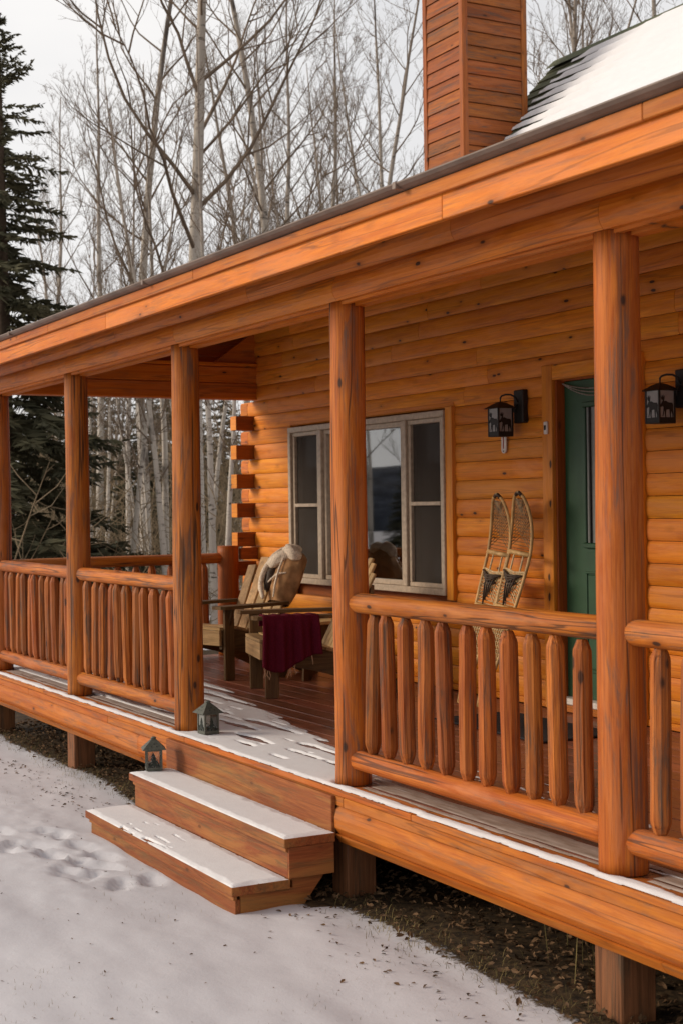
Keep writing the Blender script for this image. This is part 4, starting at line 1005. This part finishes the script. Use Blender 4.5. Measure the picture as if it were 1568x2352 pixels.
protos = [aspen(11, 15.5, 0.145, 0.26, 1.15, 1.05, False), aspen(12, 14.5, 0.115, 0.30, 0.95, 0.9), aspen(13, 13.0, 0.10, 0.34, 0.85, 0.85), aspen(14, 14.0, 0.12, 0.22, 1.05, 0.95, True), aspen(15, 11.5, 0.085, 0.3, 0.9, 0.85)]
far_protos = [aspen(21, 11.0, 0.09, 0.25, 1.0, 0.55), aspen(22, 12.0, 0.10, 0.3, 0.9, 0.5)]
def place_aspen(pr, x, y, s, label, group):
    t = thing('aspen_tree', (x, y, gheight(x, y) - 0.02), random.uniform(0, 6.28), label, 'tree', group); t.scale = (s, s, s*random.uniform(0.95, 1.08))
    local('trunk', pr[0], t); local('branches', pr[1], t); return t
bigt = place_aspen(protos[0], -16.75, 5.55, 1.0, 'big bare aspen with the thickest pale trunk above the porch roof', None)
bigt.rotation_euler = (0.045, -0.03, 2.2)
place_aspen(protos[3], -16.2, 11.9, 0.95, 'bare forking aspen rising behind the snowy roof beside the chimney', None)
for i, (x, y) in enumerate([(-19.4, 8.1), (-23.8, 10.4), (-27.2, 12.5), (-24.3, 11.6), (-20.3, 10.7), (-24.4, 13.6), (-28.6, 14.3), (-21.7, 12.3), (-22.3, 6.9), (-28.5, 8.1), (-32.8, 8.6), (-29.6, 10.3), (-30.6, 12.7), (-34.0, 14.7), (-30.9, 16.2),
        (-20.4, 14.6), (-19.7, 15.9), (-16.0, 14.3), (-23.2, 17.8), (-21.9, 18.2)]):
    if i >= 15: lb = ('bare aspen showing above the green roof ridge', 'aspens above the roof ridge')
    elif 8 <= i <= 11: lb = ('bare grey aspen standing between the tall dark spruce and the thick pale aspen', 'aspens beside the spruce')
    else: lb = ('bare grey aspen standing between the thick pale aspen and the chimney', 'aspens beside the chimney')
    place_aspen(protos[1 + i % 4], x, y, random.uniform(0.9, 1.1), *lb)
for i, (x, y) in enumerate([(-24.6, 6.9), (-22.5, 6.6), (-19.5, 5.9), (-15.6, 4.6), (-14.4, 4.8), (-12.5, 4.1), (-19.9, 7.1), (-30.2, 9.2), (-31.8, 10.3), (-21.0, 6.3), (-17.4, 5.3), (-26.5, 7.6), (-18.6, 6.35), (-23.4, 6.2), (-16.6, 4.4)]):
    place_aspen(protos[(4, 2, 4)[i % 3]], x, y, random.uniform(0.5, 0.72), 'slender white barked aspen seen beneath the porch roof', 'white trunks beyond the porch')
rr = random.Random(5)
for i in range(64):
    dep = rr.uniform(38, 75); an = rr.uniform(0.20, 0.78)
    x, y = 4 - dep*math.cos(an), -3.3 + dep*math.sin(an)
    place_aspen(far_protos[i % 2], x, y, rr.uniform(0.5, 0.78), 'distant bare tree in the deep woods behind the cabin', 'distant trees in the woods')
for i in range(16):      # wood across the yard, which the window mirrors
    dep = rr.uniform(24, 40); an = rr.uniform(-0.85, -0.25)
    place_aspen(far_protos[i % 2], 2 - dep*math.cos(an), dep*math.sin(an), rr.uniform(0.7, 0.95), 'bare tree across the yard mirrored in the window', 'trees across the yard')

for i, (x, y) in enumerate([(-19.6, -5.7), (-23.6, -8.9), (-25.8, -8.9), (-31.0, -13.2), (-17.5, -5.6), (-33.0, -13.0)]):
    place_aspen(protos[(4, 2, 1)[i % 3]], x, y, 0.7, 'bare tree across the yard mirrored in the window', 'trees across the yard')

def spruce(seed, Ht, Rb):
    rnd = random.Random(seed); tk = MB().tube([(0, 0, -0.2), (0.02, 0, Ht*0.4), (0, 0.02, Ht*0.75), (0, 0, Ht)], [Ht*0.017, Ht*0.012, Ht*0.006, 0.01], 8); nd = MB()
    z = Ht*0.05
    while z < Ht*0.985:
        t = z/Ht; R_ = Rb*(1 - t)**0.78 + 0.05; nb = 8 if t < 0.75 else 6
        for k in range(nb):
            if rnd.random() < 0.14: continue
            th = rnd.uniform(0, 2*PI); L = R_*rnd.uniform(0.55, 1.12); e0 = rnd.uniform(-0.30, 0.08) + (0.6 if t > 0.85 else 0.25*t)
            p = Vector((0, 0, z + rnd.gauss(0, 0.06))); d = Vector((math.cos(th)*math.cos(e0), math.sin(th)*math.cos(e0), math.sin(e0)))
            side = Vector((-math.sin(th), math.cos(th), 0)); n = max(4, int(L/0.085)); pts = [p.copy()]
            for i in range(n):
                d = (d + Vector((0, 0, -0.035 if i < n*0.55 else 0.05)) + Vector((rnd.gauss(0, .04), rnd.gauss(0, .04), 0))).normalized(); p = p + d*(L/n); pts.append(p.copy())
            nd.tube(pts, [0.011*(1 - 0.7*i/n) for i in range(n + 1)], 3, False)
            for i in range(1, n + 1):
                f = i/n
                if f < 0.12: continue
                w = 0.30*L*(1 - 0.7*f)*min(1, 2.0*f) + 0.045
                for sg in (-1, 1, 0):
                    for rp_ in range(3):
                        out = (side*sg*rnd.uniform(0.6, 1.1) + d*rnd.uniform(0.3, 1.0) + Vector((0, 0, rnd.uniform(-0.8, 0.2)))).normalized()
                        ln = (w if sg else 0.09)*rnd.uniform(0.45, 1.2); q = pts[i] - (pts[i] - pts[i - 1])*rnd.random()
                        e = q + out*ln; mid = q + out*ln*0.4; nn = out.cross(Vector((rnd.gauss(0, 1), rnd.gauss(0, 1), rnd.gauss(0, 1)))).normalized(); ww = 0.013 + 0.055*ln
                        nd.add([q, mid + nn*ww, e, mid - nn*ww], [(0, 1, 2, 3)])
        z += Ht*0.017 + 0.02
    return tk.mesh('trunk', 'spruce_bark', True), nd.mesh('needle_boughs', 'needles')
sp = [spruce(31, 8.9, 2.4), spruce(32, 7.5, 1.9)]
def place_spruce(pr, x, y, s, label, group=None):
    t = thing('spruce_tree', (x, y, gheight(x, y) - 0.02), random.uniform(0, 6.28), label, 'tree', group); t.scale = (s, s, s)
    local('trunk', pr[0], t); local('needle_boughs', pr[1], t)
place_spruce(sp[0], -16.7, 2.6, 1.0, 'tall dark spruce standing past the end of the porch')
for i, (x, y, s) in enumerate([(-36.0, 19.3, 1.0), (-38.8, 10.1, 0.8), (-44.1, 13.0, 0.95), (-39.8, 12.5, 0.8), (-40.6, 15.2, 0.9), (-41.7, 17.2, 0.9), (-30.5, 7.4, 0.6), (-42.2, 20.5, 1.0), (-38.8, 22.7, 0.9), (-30.2, 25.9, 0.9), (-26, 8.2, 0.55), (-27.5, 10.0, 0.6), (-33, 11.5, 0.65)]):
    place_spruce(sp[i % 2], x, y, s, 'small dark spruce among the bare trunks of the woods', 'spruces in the woods')
for i in range(16):
    dep = rr.uniform(42, 56); an = -1.25 + 0.075*i + rr.uniform(-0.03, 0.03)
    place_spruce(sp[i % 2], 2 - dep*1.5*math.cos(an), dep*1.5*math.sin(an), rr.uniform(0.38, 0.5), 'dark spruce across the yard mirrored in the window', 'spruces across the yard')

for i in range(9):
    u = -9 + 2.3*i; place_spruce(sp[i % 2], -46 + 0.504*u + rr.uniform(-3, 3), -21.4 - 0.863*u + rr.uniform(-2, 2), rr.uniform(0.36, 0.5), 'dark spruce across the yard mirrored in the window', 'spruces across the yard')

# undergrowth: one tangled mass of bare stems
m = MB(); rt_ = random.Random(77)
for i in range(2600):
    dep = rt_.uniform(19, 62); an = rt_.uniform(0.16, 0.62)
    x, y = 4 - dep*math.cos(an), -3.3 + dep*math.sin(an)
    if x > -13: continue
    if 20 < dep < 48 and an < 0.285 and rt_.random() < 0.55: continue
    hgt = rt_.uniform(1.2, 4.8)*(1.0 if dep > 26 else 0.55); zb = gheight(x, y) - 0.05; r = rt_.uniform(0.006, 0.018)
    p = Vector((x, y, zb)); d = Vector((rt_.gauss(0, 0.16), rt_.gauss(0, 0.16), 1)); pts = [p.copy()]
    for k in range(4): d = (d + Vector((rt_.gauss(0, .16), rt_.gauss(0, .16), 0))).normalized(); p = p + d*hgt/4; pts.append(p.copy())
    m.tube(pts, [r, r*0.9, r*0.7, r*0.5, r*0.2], 3, False)
    for k in range(9):
        f = rt_.uniform(0.2, 1.0)*3.99; j = int(f); q = pts[j].lerp(pts[j + 1], f - j); dd = Vector((rt_.gauss(0, 1), rt_.gauss(0, 1), rt_.uniform(0.2, 1.1))).normalized()
        L = hgt*rt_.uniform(0.12, 0.34); mid = q + dd*L*0.5 + Vector((rt_.gauss(0, .05), rt_.gauss(0, .05), 0)); e = mid + (dd + Vector((0, 0, 0.3))).normalized()*L*0.5
        m.tube([q, mid, e], [r*0.5, r*0.4, r*0.2], 3, False)
o = m.build('undergrowth', 'twig_far'); tag(o, 'tangled bare brown undergrowth filling the woods behind the porch', 'undergrowth', None, 'stuff')

# low wooded hill across the yard
m = MB()
def hill_pt(u, v):
    a = -70 + 140*u; b = -16 + 32*v; h = 5.0*math.sin(PI*u)**0.35*math.sin(PI*v)*(1 + 0.25*fbm(a*0.05, b*0.1, 3, 4)) - 0.9
    return (-95 + 0.504*a - 0.863*b, -50 - 0.863*a - 0.504*b, h)
plain('hill_woods', (0.040, 0.046, 0.060), 0.95, 0.05, 0, 0.8, 0.6)
o = m.grid(hill_pt, 90, 14).build('hill', 'hill_woods', None, True); tag(o, 'low dark wooded hill across the yard', None, None, 'structure')

# ------------------------------------------------------------------ ground litter
rl = random.Random(9)
m = MB()
def leaf(x, y, z, s, tilt=0.7):
    R_ = Matrix.Rotation(rl.uniform(0, 6.28), 3, 'Z') @ Matrix.Rotation(rl.gauss(0, tilt), 3, 'X') @ Matrix.Rotation(rl.gauss(0, tilt*0.6), 3, 'Y')
    pts = [(-s, 0, 0.1*s), (-0.3*s, -0.45*s, 0.25*s), (0.5*s, -0.38*s, 0.1*s), (1.05*s, 0, -0.1*s), (0.45*s, 0.42*s, 0.25*s), (-0.35*s, 0.40*s, 0.1*s), (0, 0, -0.05*s)]
    m.add([tuple(R_ @ Vector(p) + Vector((x, y, z))) for p in pts], [(6, 0, 1), (6, 1, 2), (6, 2, 3), (6, 3, 4), (6, 4, 5), (6, 5, 0)])
for i in range(17000):
    x = rl.uniform(-8.0, 1.6); y = rl.uniform(-0.30, 1.5)**1.0
    if rl.random() > gbare(x, y) - 0.15: continue
    leaf(x, y, gheight(x, y) + rl.uniform(0.003, 0.035), rl.uniform(0.008, 0.021))
for i in range(420):
    x = rl.uniform(-6.5, 1.6); y = -0.28 - abs(rl.gauss(0, 0.16))
    if -3.8 < x < -1.8 and y > -0.7: continue
    leaf(x, y, gheight(x, y) + 0.004, rl.uniform(0.006, 0.015), 0.35)
for i in range(150):
    x = rl.uniform(-4.5, 1.6); y = rl.uniform(-2.2, -0.7); leaf(x, y, gheight(x, y) + 0.003, rl.uniform(0.004, 0.010), 0.35)
o = m.build('leaf_litter', 'dry_leaf'); tag(o, 'brown dead leaves scattered under the porch and on the snow', 'leaves', None, 'stuff')
m = MB()
def blade(x, y, L, w, lean_, z0=-0.01):
    th = rl.uniform(0, 6.28); dx, dy = math.cos(th)*lean_*L, math.sin(th)*lean_*L; px, py = -math.sin(th)*w, math.cos(th)*w; z = gheight(x, y) + z0; hz = L*math.sqrt(max(0.05, 1 - lean_*lean_))
    m.add([(x - px, y - py, z), (x + px, y + py, z), (x + dx*0.4 + px*.7, y + dy*0.4 + py*.7, z + hz*0.6), (x + dx*0.4 - px*.7, y + dy*0.4 - py*.7, z + hz*0.6), (x + dx, y + dy, z + hz*0.85)], [(0, 1, 2, 3), (3, 2, 4)])
for i in range(6000):
    x = rl.uniform(-9.0, 1.6); c = -0.13 + (0.10 if x < -4 else 0) if not (-4.0 < x < -1.75) else 0.0
    y = c - 0.02 + rl.gauss(0, 0.085)
    if -3.8 < x < -1.8 and y < -0.12: continue
    if nz3(x*1.3, 5.5) < -0.25 and rl.random() < 0.6: continue
    blade(x, y, rl.uniform(0.02, 0.075), 0.0013, rl.uniform(0.5, 0.98))
for i in range(7000):
    x = rl.uniform(-6.0, 1.8); y = rl.uniform(-2.6, -0.25)
    if -3.8 < x < -1.8 and y > -0.68: continue
    if nz3(x*1.1, y*1.1, 4) < 0.10: continue
    blade(x, y, rl.uniform(0.012, 0.04), 0.0009, rl.uniform(0.2, 0.8))
for i in range(16):
    x = rl.uniform(-0.75, -0.1); blade(x, rl.uniform(-0.02, 0.3), rl.uniform(0.15, 0.34), 0.002, rl.uniform(0.1, 0.5))
o = m.build('dry_grass', 'grass_dry'); tag(o, 'dry yellow grass blades along the bare edge of the porch', 'grass', None, 'stuff')
for i, (x, y, r) in enumerate([(-1.05, 0.75, 0.06), (-0.92, 0.80, 0.075), (-1.25, 0.62, 0.045), (-0.3, 0.9, 0.05)]):
    m = MB(); n = 10
    for j in range(7):
        ph = PI*j/6 - PI/2
        for k in range(n):
            th = 2*PI*k/n; v = Vector((math.cos(th)*math.cos(ph), math.sin(th)*math.cos(ph), math.sin(ph)*0.8)); q = r*(1 + 0.3*nz3(v.x*1.3 + i*4, v.y*1.3, v.z*1.3)); m.v.append((x + v.x*q, y + v.y*q, gheight(x, y) + r*0.45 + v.z*q))
    for j in range(6):
        for k in range(n): m.f.append((j*n + k, j*n + (k + 1) % n, (j + 1)*n + (k + 1) % n, (j + 1)*n + k))
    o = m.build('stone', 'stone', None, True); tag(o, 'rounded fieldstone lying in the dead leaves under the porch', 'stone', 'stones under the porch')
